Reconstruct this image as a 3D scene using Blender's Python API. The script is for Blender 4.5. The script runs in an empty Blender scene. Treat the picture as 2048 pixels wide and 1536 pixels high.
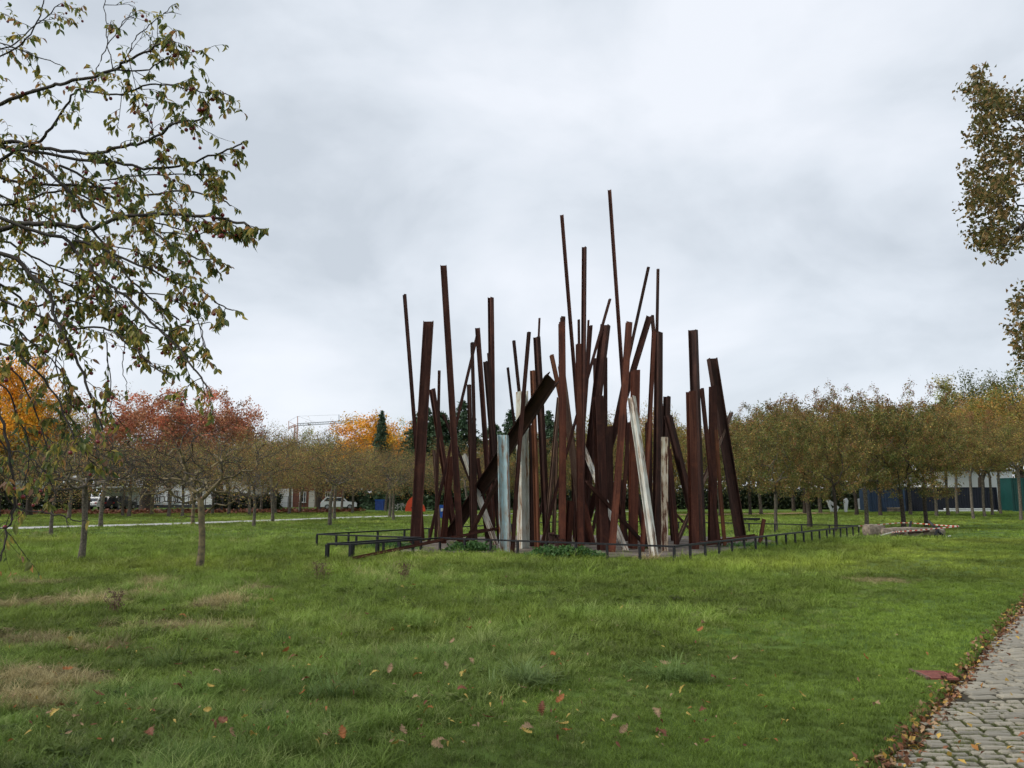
import bpy, bmesh, math, random
import numpy as np
from mathutils import Vector, Matrix, Euler

R = math.radians
scene = bpy.context.scene
COL = scene.collection
random.seed(7)
RNG = np.random.default_rng(7)

# ------------------------------------------------------------------ camera
F = 1547.0                      # focal length in pixels of the 2048 px wide photograph
HZ = 993.0                      # horizon row
CAMH = 1.62
PITCH = math.atan((HZ - 768.0) / F)
cam_d = bpy.data.cameras.new('camera'); cam = bpy.data.objects.new('camera', cam_d); COL.objects.link(cam)
cam_d.sensor_width = 36.0; cam_d.lens = 36.0 * F / 2048.0; cam_d.clip_start = 0.05; cam_d.clip_end = 4000
cam.location = (0, 0, CAMH); cam.rotation_euler = (R(90) + PITCH, 0, 0)
scene.camera = cam

# ------------------------------------------------------------------ sky and sun (overcast)
SUN_EL, SUN_AZ = 42.0, -105.0   # azimuth clockwise from +Y (the viewing direction): light from the left
world = bpy.data.worlds.new('World'); scene.world = world; world.use_nodes = True
wt = world.node_tree; wn = wt.nodes; wl = wt.links; wn.clear()
def N(nt, typ, **kw):
    n = nt.nodes.new(typ)
    for k, v in kw.items(): setattr(n, k, v)
    return n
out = N(wt, 'ShaderNodeOutputWorld')
sky = N(wt, 'ShaderNodeTexSky', sky_type='NISHITA', sun_disc=False, sun_elevation=R(SUN_EL), sun_rotation=R(SUN_AZ))
skybg = N(wt, 'ShaderNodeBackground'); skybg.inputs['Strength'].default_value = 0.10
wl.new(sky.outputs[0], skybg.inputs[0])
tc = N(wt, 'ShaderNodeTexCoord')
mp = N(wt, 'ShaderNodeMapping'); mp.inputs['Scale'].default_value = (1.0, 1.0, 1.75); mp.inputs['Location'].default_value = (0.35, 0.0, 0.22)
wl.new(tc.outputs['Generated'], mp.inputs['Vector'])
n1 = N(wt, 'ShaderNodeTexNoise'); n1.inputs['Scale'].default_value = 3.1; n1.inputs['Detail'].default_value = 6; n1.inputs['Roughness'].default_value = 0.5
n1.inputs['Distortion'].default_value = 0.25
wl.new(mp.outputs[0], n1.inputs['Vector'])
cr = N(wt, 'ShaderNodeValToRGB')
cr.color_ramp.elements[0].position = 0.33; cr.color_ramp.elements[0].color = (0.54, 0.588, 0.645, 1)
cr.color_ramp.elements[1].position = 0.66; cr.color_ramp.elements[1].color = (0.80, 0.832, 0.89, 1)
e = cr.color_ramp.elements.new(0.48); e.color = (0.675, 0.722, 0.782, 1)
wl.new(n1.outputs[0], cr.inputs[0])
cloud = N(wt, 'ShaderNodeBackground'); cloud.inputs['Strength'].default_value = 0.665
wl.new(cr.outputs[0], cloud.inputs[0])
mixw = N(wt, 'ShaderNodeMixShader'); mixw.inputs[0].default_value = 0.93
wl.new(skybg.outputs[0], mixw.inputs[1]); wl.new(cloud.outputs[0], mixw.inputs[2]); wl.new(mixw.outputs[0], out.inputs[0])

sun_d = bpy.data.lights.new('sun', 'SUN'); sun_d.energy = 1.5; sun_d.angle = R(16); sun_d.color = (1.0, 0.95, 0.88)
sun = bpy.data.objects.new('sun', sun_d); COL.objects.link(sun)
sdir = Vector((math.sin(R(SUN_AZ)) * math.cos(R(SUN_EL)), math.cos(R(SUN_AZ)) * math.cos(R(SUN_EL)), math.sin(R(SUN_EL))))
sun.rotation_euler = (-sdir).to_track_quat('-Z', 'Y').to_euler()
sun.location = sdir * 60
vs = scene.view_settings
vs.view_transform = 'Standard'; vs.look = 'None'; vs.exposure = 0.80; vs.gamma = 1.0; vs.use_curve_mapping = False
scene.cycles.max_bounces = 3; scene.cycles.diffuse_bounces = 2; scene.cycles.glossy_bounces = 1
scene.cycles.use_adaptive_sampling = True; scene.cycles.adaptive_threshold = 0.03
scene.cycles.transmission_bounces = 2; scene.cycles.transparent_max_bounces = 4
scene.cycles.use_denoising = True

# ------------------------------------------------------------------ helpers
CP, SP = math.cos(PITCH), math.sin(PITCH)
def P(x, y, Y):
    """point at world depth Y seen at photo pixel (x, y)"""
    u = (x - 1024.0) / F; v = -(y - 768.0) / F
    d = Vector((u, CP - v * SP, SP + v * CP))
    s = Y / d.y
    return Vector((d.x * s, Y, CAMH + d.z * s))
def G(x, y, z=0.0):
    u = (x - 1024.0) / F; v = -(y - 768.0) / F
    d = Vector((u, CP - v * SP, SP + v * CP))
    s = (z - CAMH) / d.z
    return Vector((d.x * s, d.y * s, z))

_tab = np.random.default_rng(3).random((256, 256))
def vnoise(x, y, s, o=0):
    x = np.asarray(x, float) / s + 37.3 * (o + 1); y = np.asarray(y, float) / s + 91.7 * (o + 1)
    xi = np.floor(x).astype(int); yi = np.floor(y).astype(int); fx = x - xi; fy = y - yi
    fx = fx * fx * (3 - 2 * fx); fy = fy * fy * (3 - 2 * fy)
    a = _tab[xi % 256, yi % 256]; b = _tab[(xi + 1) % 256, yi % 256]; c = _tab[xi % 256, (yi + 1) % 256]; d = _tab[(xi + 1) % 256, (yi + 1) % 256]
    return (a * (1 - fx) + b * fx) * (1 - fy) + (c * (1 - fx) + d * fx) * fy

def tag(o, label=None, cat=None, group=None, kind=None):
    if label: o['label'] = label
    if cat: o['category'] = cat
    if group: o['group'] = group
    if kind: o['kind'] = kind
    return o
def empty(name, loc=(0, 0, 0), rz=0.0):
    o = bpy.data.objects.new(name, None); COL.objects.link(o); o.location = loc; o.rotation_euler = (0, 0, rz)
    o.empty_display_size = 0.2
    return o
def link(name, me, parent=None, loc=None):
    o = bpy.data.objects.new(name, me); COL.objects.link(o)
    if parent is not None: o.parent = parent
    if loc is not None: o.location = loc
    return o
def np_mesh(name, V, Fq, mat, col=None, smooth=False):
    """V (n,3), Fq (m,k) same-size polygons"""
    V = np.asarray(V, np.float32); Fq = np.asarray(Fq, np.int32)
    me = bpy.data.meshes.new(name)
    k = Fq.shape[1]
    me.vertices.add(len(V)); me.vertices.foreach_set('co', V.ravel())
    me.loops.add(Fq.size); me.loops.foreach_set('vertex_index', Fq.ravel())
    me.polygons.add(len(Fq)); me.polygons.foreach_set('loop_start', np.arange(len(Fq), dtype=np.int32) * k)
    me.update(calc_edges=True); me.validate()
    if smooth: me.polygons.foreach_set('use_smooth', np.ones(len(me.polygons), bool))
    if col is not None:
        at = me.color_attributes.new('Col', 'FLOAT_COLOR', 'POINT')
        c = np.ones((len(V), 4), np.float32); c[:, :3] = col
        at.data.foreach_set('color', c.ravel())
    if mat: me.materials.append(mat)
    return me

class MB:
    def __init__(s): s.v = []; s.f = []
    def add(s, vs, fs):
        b = len(s.v); s.v += [tuple(v) for v in vs]; s.f += [tuple(i + b for i in f) for f in fs]; return s
    def box(s, c, size, M=None, taper=1.0):
        hx, hy, hz = size[0] / 2, size[1] / 2, size[2] / 2
        vs = []
        for z, t in ((-hz, 1), (hz, taper)):
            for x, y in ((-hx, -hy), (hx, -hy), (hx, hy), (-hx, hy)):
                v = Vector((x * t, y * t, z))
                if M is not None: v = M @ v
                vs.append(v + Vector(c))
        return s.add(vs, [(3, 2, 1, 0), (4, 5, 6, 7), (0, 1, 5, 4), (1, 2, 6, 5), (2, 3, 7, 6), (3, 0, 4, 7)])
    def bar(s, a, b, w, h=None):
        a = Vector(a); b = Vector(b); h = h or w
        d = (b - a); L = d.length; d.normalize()
        up = Vector((0, 0, 1)) if abs(d.z) < 0.95 else Vector((0, 1, 0))
        r = d.cross(up).normalized(); u = r.cross(d)
        vs = []
        for p in (a, b):
            for i, j in ((-1, -1), (1, -1), (1, 1), (-1, 1)): vs.append(p + r * (i * w / 2) + u * (j * h / 2))
        return s.add(vs, [(0, 1, 2, 3), (7, 6, 5, 4), (0, 4, 5, 1), (1, 5, 6, 2), (2, 6, 7, 3), (3, 7, 4, 0)])
    def tube(s, pts, rad, n=8, cap=True):
        pts = [Vector(p) for p in pts]
        if not hasattr(rad, '__len__'): rad = [rad] * len(pts)
        rings = []
        for i, p in enumerate(pts):
            d = (pts[min(i + 1, len(pts) - 1)] - pts[max(i - 1, 0)]).normalized()
            up = Vector((0, 0, 1)) if abs(d.z) < 0.9 else Vector((1, 0, 0))
            r = d.cross(up).normalized(); u = r.cross(d)
            rings.append([p + (r * math.cos(2 * math.pi * k / n) + u * math.sin(2 * math.pi * k / n)) * rad[i] for k in range(n)])
        vs = [v for rg in rings for v in rg]; fs = []
        for i in range(len(pts) - 1):
            for k in range(n): fs.append((i * n + k, i * n + (k + 1) % n, (i + 1) * n + (k + 1) % n, (i + 1) * n + k))
        if cap: fs.append(tuple(range(n - 1, -1, -1))); fs.append(tuple((len(pts) - 1) * n + k for k in range(n)))
        return s.add(vs, fs)
    def disc(s, c, axis, r, t, n=20):
        a = Vector(axis).normalized() * (t / 2); c = Vector(c)
        return s.tube([c - a, c + a], r, n)
    def prism(s, poly, y0, y1):
        """polygon in (x,z), extruded along y"""
        n = len(poly)
        vs = [(x, y0, z) for x, z in poly] + [(x, y1, z) for x, z in poly]
        fs = [tuple(range(n)), tuple(range(2 * n - 1, n - 1, -1))] + [(i, n + i, n + (i + 1) % n, (i + 1) % n) for i in range(n)]
        return s.add(vs, fs)
    def mesh(s, name, mat, smooth=False):
        me = bpy.data.meshes.new(name); me.from_pydata(s.v, [], s.f); me.update()
        bm = bmesh.new(); bm.from_mesh(me); bmesh.ops.recalc_face_normals(bm, faces=bm.faces); bm.to_mesh(me); bm.free()
        if smooth: me.polygons.foreach_set('use_smooth', np.ones(len(me.polygons), bool))
        if mat: me.materials.append(mat)
        return me
    def build(s, name, mat, parent=None, loc=None, smooth=False):
        return link(name, s.mesh(name, mat, smooth), parent, loc)

# ------------------------------------------------------------------ materials
def new_mat(name, rough=0.8, spec=0.3):
    m = bpy.data.materials.new(name); m.use_nodes = True; nt = m.node_tree
    b = nt.nodes['Principled BSDF']; b.inputs['Roughness'].default_value = rough
    b.inputs['Specular IOR Level'].default_value = spec
    return m, nt, b
def ramp(nt, src, stops):
    r = N(nt, 'ShaderNodeValToRGB'); el = r.color_ramp.elements
    while len(el) < len(stops): el.new(0.5)
    for i, (p, c) in enumerate(stops): el[i].position = p; el[i].color = (*c, 1)
    nt.links.new(src, r.inputs[0]); return r.outputs[0]
def noise(nt, scale, detail=4, rough=0.55, coord='Object', mscale=None, dist=0.0):
    t = N(nt, 'ShaderNodeTexCoord'); v = t.outputs[coord]
    if mscale:
        m = N(nt, 'ShaderNodeMapping'); m.inputs['Scale'].default_value = mscale; nt.links.new(v, m.inputs[0]); v = m.outputs[0]
    n = N(nt, 'ShaderNodeTexNoise'); n.inputs['Scale'].default_value = scale; n.inputs['Detail'].default_value = detail; n.inputs['Roughness'].default_value = rough
    n.inputs['Distortion'].default_value = dist
    nt.links.new(v, n.inputs['Vector']); return n.outputs[0]
def mixc(nt, fac, a, b, mode='MIX'):
    m = N(nt, 'ShaderNodeMix', data_type='RGBA', blend_type=mode)
    for s, val in ((0, fac), (6, a), (7, b)):
        if hasattr(val, 'is_linked') or hasattr(val, 'links'): nt.links.new(val, m.inputs[s])
        elif s == 0: m.inputs[0].default_value = val
        else: m.inputs[s].default_value = (*val, 1)
    return m.outputs[2]
def bump(nt, b, h, strength=0.4, dist=0.02):
    n = N(nt, 'ShaderNodeBump'); n.inputs['Strength'].default_value = strength; n.inputs['Distance'].default_value = dist
    nt.links.new(h, n.inputs['Height']); nt.links.new(n.outputs[0], b.inputs['Normal'])
def plain(name, c1, c2=None, rough=0.7, scale=6, spec=0.3, metal=0.0, bmp=0.0):
    m, nt, b = new_mat(name, rough, spec); b.inputs['Metallic'].default_value = metal
    c2 = c2 or tuple(x * 0.75 for x in c1)
    nz = noise(nt, scale); nt.links.new(ramp(nt, nz, [(0.35, c2), (0.65, c1)]), b.inputs['Base Color'])
    if bmp: bump(nt, b, nz, bmp)
    return m
def leafmat(name, mul=1.0, trans=0.35, attr='Col', typ='GEOMETRY'):
    m = bpy.data.materials.new(name); m.use_nodes = True; nt = m.node_tree; nt.nodes.clear()
    o = N(nt, 'ShaderNodeOutputMaterial'); a = N(nt, 'ShaderNodeAttribute', attribute_name=attr, attribute_type=typ)
    d = N(nt, 'ShaderNodeBsdfDiffuse'); t = N(nt, 'ShaderNodeBsdfTranslucent'); g = N(nt, 'ShaderNodeBsdfGlossy'); g.inputs['Roughness'].default_value = 0.55
    g.inputs['Color'].default_value = (0.5, 0.5, 0.5, 1)
    nt.links.new(a.outputs['Color'], d.inputs[0]); nt.links.new(a.outputs['Color'], t.inputs[0])
    mx = N(nt, 'ShaderNodeMixShader'); mx.inputs[0].default_value = trans
    nt.links.new(d.outputs[0], mx.inputs[1]); nt.links.new(t.outputs[0], mx.inputs[2])
    m2 = N(nt, 'ShaderNodeMixShader'); m2.inputs[0].default_value = 0.04
    nt.links.new(mx.outputs[0], m2.inputs[1]); nt.links.new(g.outputs[0], m2.inputs[2])
    nt.links.new(m2.outputs[0], o.inputs[0]); return m
def rust(name, dark, mid, light, seed=0.0):
    m, nt, b = new_mat(name, 0.78, 0.25)
    t = N(nt, 'ShaderNodeTexCoord'); oi = N(nt, 'ShaderNodeObjectInfo')
    ad = N(nt, 'ShaderNodeVectorMath', operation='MULTIPLY_ADD'); ad.inputs[1].default_value = (1, 1, 1)
    sc = N(nt, 'ShaderNodeVectorMath', operation='SCALE'); sc.inputs[0].default_value = (17, 31, 53); nt.links.new(oi.outputs['Random'], sc.inputs['Scale'])
    nt.links.new(t.outputs['Object'], ad.inputs[0]); nt.links.new(sc.outputs[0], ad.inputs[2])
    mpn = N(nt, 'ShaderNodeMapping'); mpn.inputs['Scale'].default_value = (5, 5, 0.5); nt.links.new(ad.outputs[0], mpn.inputs[0])
    na = N(nt, 'ShaderNodeTexNoise'); na.inputs['Scale'].default_value = 1.4; na.inputs['Detail'].default_value = 6; na.inputs['Roughness'].default_value = 0.62; nt.links.new(mpn.outputs[0], na.inputs['Vector'])
    nb = N(nt, 'ShaderNodeTexNoise'); nb.inputs['Scale'].default_value = 22; nb.inputs['Detail'].default_value = 4; nt.links.new(ad.outputs[0], nb.inputs['Vector'])
    mpd = N(nt, 'ShaderNodeMapping'); mpd.inputs['Scale'].default_value = (28, 28, 0.55); nt.links.new(ad.outputs[0], mpd.inputs[0])
    nd = N(nt, 'ShaderNodeTexNoise'); nd.inputs['Scale'].default_value = 1.0; nd.inputs['Detail'].default_value = 3; nt.links.new(mpd.outputs[0], nd.inputs['Vector'])
    c = ramp(nt, na.outputs[0], [(0.30, dark), (0.52, mid), (0.74, light)])
    c = mixc(nt, ramp(nt, nb.outputs[0], [(0.35, (0, 0, 0)), (0.8, (0.5, 0.5, 0.5))]), c, dark)
    c = mixc(nt, ramp(nt, nd.outputs[0], [(0.60, (0, 0, 0)), (0.76, (0.55, 0.55, 0.55))]), c, tuple(min(1, x * 1.5 + 0.012) for x in light))
    nbl = N(nt, 'ShaderNodeTexNoise'); nbl.inputs['Scale'].default_value = 1.9; nbl.inputs['Detail'].default_value = 7; nbl.inputs['Roughness'].default_value = 0.7; nt.links.new(ad.outputs[0], nbl.inputs['Vector'])
    c = mixc(nt, ramp(nt, nbl.outputs[0], [(0.52, (0, 0, 0)), (0.70, (0.42, 0.42, 0.42))]), c, (mid[0] * 2.3, mid[1] * 2.2, mid[2] * 1.7))
    hv = N(nt, 'ShaderNodeHueSaturation'); nt.links.new(c, hv.inputs['Color'])
    mr = N(nt, 'ShaderNodeMapRange'); mr.inputs[3].default_value = 0.72; mr.inputs[4].default_value = 1.25; nt.links.new(oi.outputs['Random'], mr.inputs[0]); nt.links.new(mr.outputs[0], hv.inputs['Value'])
    nt.links.new(hv.outputs[0], b.inputs['Base Color'])
    bump(nt, b, nb.outputs[0], 0.35, 0.01)
    return m
def paint(name, col, rustc, amount):
    m, nt, b = new_mat(name, 0.6, 0.3)
    na = noise(nt, 1.0, 8, 0.7, mscale=(9, 9, 0.75)); nb = noise(nt, 9, 5, 0.6, mscale=(1, 1, 0.3)); nc = noise(nt, 1.7, 3)
    s = N(nt, 'ShaderNodeMath', operation='MULTIPLY_ADD'); s.inputs[1].default_value = 0.45; nt.links.new(nb, s.inputs[0]); nt.links.new(na, s.inputs[2])
    f = ramp(nt, s.outputs[0], [(amount, (0, 0, 0)), (amount + 0.05, (1, 1, 1))])
    base = mixc(nt, ramp(nt, nc, [(0.4, (0, 0, 0)), (0.7, (1, 1, 1))]), col, tuple(x * 0.72 for x in col))
    base = mixc(nt, ramp(nt, s.outputs[0], [(amount - 0.13, (0, 0, 0)), (amount, (0.6, 0.6, 0.6))]), base, (0.30, 0.17, 0.08))
    nt.links.new(mixc(nt, f, base, rustc), b.inputs['Base Color']); bump(nt, b, s.outputs[0], 0.3, 0.006)
    return m

M = {}
M['rust'] = rust('rust_dark', (0.028, 0.0115, 0.009), (0.072, 0.0255, 0.018), (0.135, 0.055, 0.037))
M['rust_red'] = rust('rust_red', (0.042, 0.0145, 0.0095), (0.105, 0.033, 0.020), (0.175, 0.064, 0.037))
M['rust_orange'] = rust('rust_orange', (0.065, 0.024, 0.0125), (0.15, 0.054, 0.026), (0.23, 0.095, 0.046))
M['rust_black'] = rust('rust_black', (0.020, 0.0105, 0.0085), (0.050, 0.0215, 0.016), (0.095, 0.043, 0.031))
M['rust_grey'] = rust('rust_grey', (0.06, 0.034, 0.025), (0.13, 0.078, 0.055), (0.20, 0.135, 0.10))
M['paint_white'] = paint('paint_white', (0.62, 0.62, 0.56), (0.10, 0.045, 0.025), 0.80)
M['paint_flaky'] = paint('paint_flaky', (0.60, 0.57, 0.47), (0.085, 0.03, 0.015), 0.745)
M['paint_blue'] = paint('paint_blue', (0.40, 0.56, 0.60), (0.20, 0.075, 0.03), 0.785)
M['paint_cream'] = paint('paint_cream', (0.56, 0.58, 0.51), (0.19, 0.08, 0.035), 0.815)
M['black_steel'] = plain('black_steel', (0.018, 0.018, 0.021), (0.010, 0.010, 0.012), 0.5, 9)
M['bark_grey'] = plain('bark_grey', (0.17, 0.145, 0.11), (0.06, 0.05, 0.04), 0.9, 14, bmp=0.6)
M['bark_dark'] = plain('bark_dark', (0.085, 0.066, 0.050), (0.028, 0.022, 0.018), 0.9, 14, bmp=0.6)
M['bark_ochre'] = plain('bark_ochre', (0.26, 0.20, 0.10), (0.08, 0.068, 0.052), 0.9, 7, bmp=0.6)
M['twig'] = plain('twig', (0.085, 0.07, 0.055), (0.035, 0.03, 0.025), 0.85, 30)
M['apple_bark'] = plain('apple_bark', (0.050, 0.040, 0.034), (0.020, 0.017, 0.015), 0.85, 30)
M['leaf'] = leafmat('leaf'); M['fgleaf'] = leafmat('crab_leaf', trans=0.5); M['needle'] = leafmat('needle', trans=0.12)
M['grass'] = leafmat('grass_blade', trans=0.30, attr='tint', typ='INSTANCER')
M['dryleaf'] = leafmat('dry_leaf', trans=0.15)
M['apple'] = plain('apple', (0.24, 0.018, 0.022), (0.11, 0.010, 0.016), 0.35, 30, 0.5)
M['stone'] = plain('stone', (0.30, 0.245, 0.19), (0.15, 0.12, 0.095), 0.9, 9, bmp=0.5)
M['white'] = plain('white_render', (0.74, 0.75, 0.76), (0.66, 0.67, 0.69), 0.8, 0.6)
M['offwhite'] = plain('off_white', (0.55, 0.54, 0.50), (0.45, 0.44, 0.41), 0.8, 0.8)
M['brick'] = plain('brick_wall', (0.20, 0.085, 0.06), (0.13, 0.055, 0.042), 0.9, 3)
M['plinth'] = plain('plinth', (0.055, 0.058, 0.065), None, 0.8, 2)
M['glass'] = plain('window_glass', (0.035, 0.042, 0.05), (0.02, 0.024, 0.028), 0.12, 1.5, 0.5)
M['roof'] = plain('roof_tiles', (0.075, 0.065, 0.062), None, 0.8, 2)
M['tyre'] = plain('tyre', (0.015, 0.015, 0.016), None, 0.85, 9)
M['rim'] = plain('rim', (0.35, 0.36, 0.37), None, 0.4, 9, metal=0.6)
M['orange'] = plain('orange_paint', (0.72, 0.085, 0.03), (0.62, 0.07, 0.025), 0.5, 2)
M['blue'] = plain('blue_paint', (0.02, 0.10, 0.40), (0.015, 0.08, 0.32), 0.5, 3)
M['bin_blue'] = plain('bin_blue', (0.03, 0.065, 0.26), (0.02, 0.05, 0.2), 0.5, 3)
M['container_blue'] = plain('container_blue', (0.032, 0.058, 0.105), (0.022, 0.038, 0.072), 0.55, 1.2)
M['container_navy'] = plain('container_navy', (0.010, 0.013, 0.024), (0.007, 0.009, 0.016), 0.55, 1.2)
M['container_green'] = plain('container_green', (0.010, 0.062, 0.055), (0.008, 0.048, 0.043), 0.55, 1.2)
M['wood'] = plain('pallet_wood', (0.28, 0.22, 0.15), (0.18, 0.14, 0.10), 0.85, 6)
M['crane_orange_hazed'] = plain('crane_orange_hazed', (0.62, 0.33, 0.26), None, 0.6, 2)  # orange paled in the colour itself to stand in for distance haze
M['crane_steel_hazed'] = plain('crane_steel_hazed', (0.36, 0.38, 0.43), None, 0.6, 2)  # grey lightened likewise, haze painted into the steel colour
M['pathgrey'] = plain('gravel_path', (0.42, 0.42, 0.39), (0.34, 0.34, 0.31), 0.95, 3)
M['sand'] = plain('sand', (0.42, 0.27, 0.13), (0.30, 0.21, 0.10), 0.95, 0.9)
M['drain_red'] = plain('drain_red', (0.26, 0.085, 0.065), (0.17, 0.06, 0.048), 0.85, 20)
M['cobble_bed'] = plain('joint_soil', (0.055, 0.052, 0.030), (0.028, 0.022, 0.014), 0.95, 9)
M['concrete'] = plain('dirty_concrete', (0.165, 0.14, 0.115), (0.06, 0.045, 0.034), 0.95, 1.6, bmp=0.3)

def sett_mat():
    m, nt, b = new_mat('sett_stone', 0.75, 0.35)
    oi = N(nt, 'ShaderNodeObjectInfo'); nz = noise(nt, 28, 5, 0.6); nw = noise(nt, 3.3, 3, 0.5, coord='Generated')
    g = N(nt, 'ShaderNodeNewGeometry')
    base = ramp(nt, g.outputs['Random Per Island'], [(0.0, (0.21, 0.195, 0.155)), (0.35, (0.315, 0.29, 0.235)), (0.7, (0.27, 0.25, 0.20)), (1.0, (0.345, 0.32, 0.265))])
    b2 = ramp(nt, oi.outputs['Random'], [(0.0, (0.68, 0.68, 0.68)), (0.5, (0.95, 0.93, 0.9)), (1.0, (1.1, 1.08, 1.04))])
    c = mixc(nt, 1.0, base, b2, 'MULTIPLY')
    c = mixc(nt, ramp(nt, nz, [(0.4, (0, 0, 0)), (0.75, (0.5, 0.5, 0.5))]), c, (0.17, 0.165, 0.13))
    nt.links.new(c, b.inputs['Base Color']); bump(nt, b, nz, 0.4, 0.006)
    return m
M['sett'] = sett_mat()

def lawn_mat():
    m, nt, b = new_mat('lawn', 0.95, 0.1)
    n1 = noise(nt, 0.16, 5, 0.6); n2 = noise(nt, 2.2, 5, 0.65); n3 = noise(nt, 0.05, 3)
    c = ramp(nt, n2, [(0.30, (0.050, 0.085, 0.017)), (0.55, (0.080, 0.135, 0.025)), (0.8, (0.125, 0.17, 0.045))])
    c = mixc(nt, ramp(nt, n1, [(0.45, (0, 0, 0)), (0.75, (0.5, 0.5, 0.5))]), c, (0.15, 0.155, 0.05))
    nt.links.new(c, b.inputs['Base Color']); bump(nt, b, n2, 0.8, 0.06)
    return m
M['lawn'] = lawn_mat()

# ------------------------------------------------------------------ the cobbled path's edge and the terrain
_e = [G(1748, 1536), G(1850, 1424), G(1905, 1364), G(1985, 1273), G(2048, 1203)]
EY = np.array([-6.0] + [p.y for p in _e] + [60.0]); 
s0 = (_e[1].x - _e[0].x) / (_e[1].y - _e[0].y); s1 = (_e[-1].x - _e[-2].x) / (_e[-1].y - _e[-2].y)
EX = np.array([_e[0].x - (_e[0].y + 6.0) * s0] + [p.x for p in _e] + [_e[-1].x + (60 - _e[-1].y) * s1])
PATHW = 4.4
def edge_x(y): return np.interp(y, EY, EX)
def in_path(x, y): 
    d = np.asarray(x) - edge_x(y); return (d > 0) & (d < PATHW) & (np.asarray(y) < 60)
def hgt(x, y):
    x = np.asarray(x, float); y = np.asarray(y, float)
    d = np.hypot(x, y); f = np.clip(1.2 - d / 26.0, 0, 1)
    h = f * (0.10 * (vnoise(x, y, 1.9) - 0.5) + 0.05 * (vnoise(x, y, 0.55, 1) - 0.5)) + 0.02
    e = x - edge_x(y)
    t = np.clip(e / 0.10 + 0.5, 0, 1) * np.clip((PATHW - e) / 0.10 + 0.5, 0, 1) * (y < 60)
    near = np.clip(1 - np.abs(e) / 1.2, 0, 1) * (e < 0.5)
    h = h * (1 - 0.7 * near) + 0.02 * near
    return h * (1 - t) + (-0.075) * t

def axis(lo, hi, step, far, g=1.16):
    a = list(np.arange(lo, hi + 1e-6, step)); s = step; v = a[-1]
    while v < far: s *= g; v += s; a.append(v)
    s = step; v = a[0]; pre = []
    while v > -far: s *= g; v -= s; pre.append(v)
    return np.array(pre[::-1] + a)
gx = axis(-9, 9.5, 0.10, 900); gy = axis(2.5, 16, 0.10, 1100)
XX, YY = np.meshgrid(gx, gy); ZZ = hgt(XX, YY)
nxg, nyg = len(gx), len(gy)
ii = (np.arange(nyg - 1)[:, None] * nxg + np.arange(nxg - 1)[None, :]).ravel()
lawn = link('lawn', np_mesh('lawn', np.stack([XX.ravel(), YY.ravel(), ZZ.ravel()], 1), np.stack([ii, ii + 1, ii + 1 + nxg, ii + nxg], 1), M['lawn'], smooth=True))
tag(lawn, kind='structure')

# ------------------------------------------------------------------ far paths
def ribbon(name, pts, w, mat, z=0.035, kind='structure'):
    pts = [Vector((p[0], p[1], 0)) for p in pts]; V = []; Fc = []
    for i, p in enumerate(pts):
        d = (pts[min(i + 1, len(pts) - 1)] - pts[max(i - 1, 0)]).normalized(); nrm = Vector((-d.y, d.x, 0))
        for s in (-.5, .5):
            q = p + nrm * (w * s); V.append((q.x, q.y, z))
    for i in range(len(pts) - 1): Fc.append((2 * i, 2 * i + 2, 2 * i + 3, 2 * i + 1))
    return tag(link(name, np_mesh(name, V, Fc, mat)), kind=kind)
gp = [G(-400, 1066), G(-100, 1060), G(100, 1055.5), G(300, 1050), G(450, 1045), G(600, 1039.5), G(750, 1034), G(880, 1031), G(1100, 1026.5), G(1300, 1023)]
ribbon('gravel_path', gp, 2.9, M['pathgrey'])
sp_ = [G(1250, 1031), G(1420, 1029.5), G(1560, 1028), G(1655, 1026)]
ribbon('sand_path', sp_, 4.2, M['sand'], z=0.03)

# ------------------------------------------------------------------ cobbled path: bed and setts
def crown(e): return -0.012 + 0.05 * math.sin(min(1, max(0, e / PATHW)) * math.pi)
V = []; Fc = []
ys = np.arange(-6, 60.1, 0.5); NC = 13
for i, y in enumerate(ys):
    ex = float(edge_x(y))
    for k in range(NC): e = 0.03 + (PATHW - 0.06) * k / (NC - 1); V.append((ex + e, y, crown(e) - 0.019))
for i in range(len(ys) - 1):
    for k in range(NC - 1): Fc.append((NC * i + k, NC * i + k + 1, NC * (i + 1) + k + 1, NC * (i + 1) + k))
path = link('cobbled_path', np_mesh('cobbled_path', V, Fc, M['cobble_bed'])); tag(path, kind='structure')
def sett_geo(rng, L, W, H=0.07):
    r = lambda s: (rng.random() - 0.5) * s
    b = 0.014
    base = [(-L / 2, -W / 2), (0, -W / 2), (L / 2, -W / 2), (L / 2, W / 2), (0, W / 2), (-L / 2, W / 2)]
    base = [(x + r(0.012), y + r(0.012)) for x, y in base]
    vs = [(x, y, -H) for x, y in base] + [(x, y, -b * 0.8) for x, y in base]
    vs += [(x * (1 - 2 * b / L), y * (1 - 2.4 * b / W), r(0.006)) for x, y in base]
    fs = [(k, (k + 1) % 6, 6 + (k + 1) % 6, 6 + k) for k in range(6)] + [(6 + k, 6 + (k + 1) % 6, 12 + (k + 1) % 6, 12 + k) for k in range(6)]
    fs += [(12, 13, 16, 17), (13, 14, 15, 16)]
    return vs, fs
rs = random.Random(5)
setts = []
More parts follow.
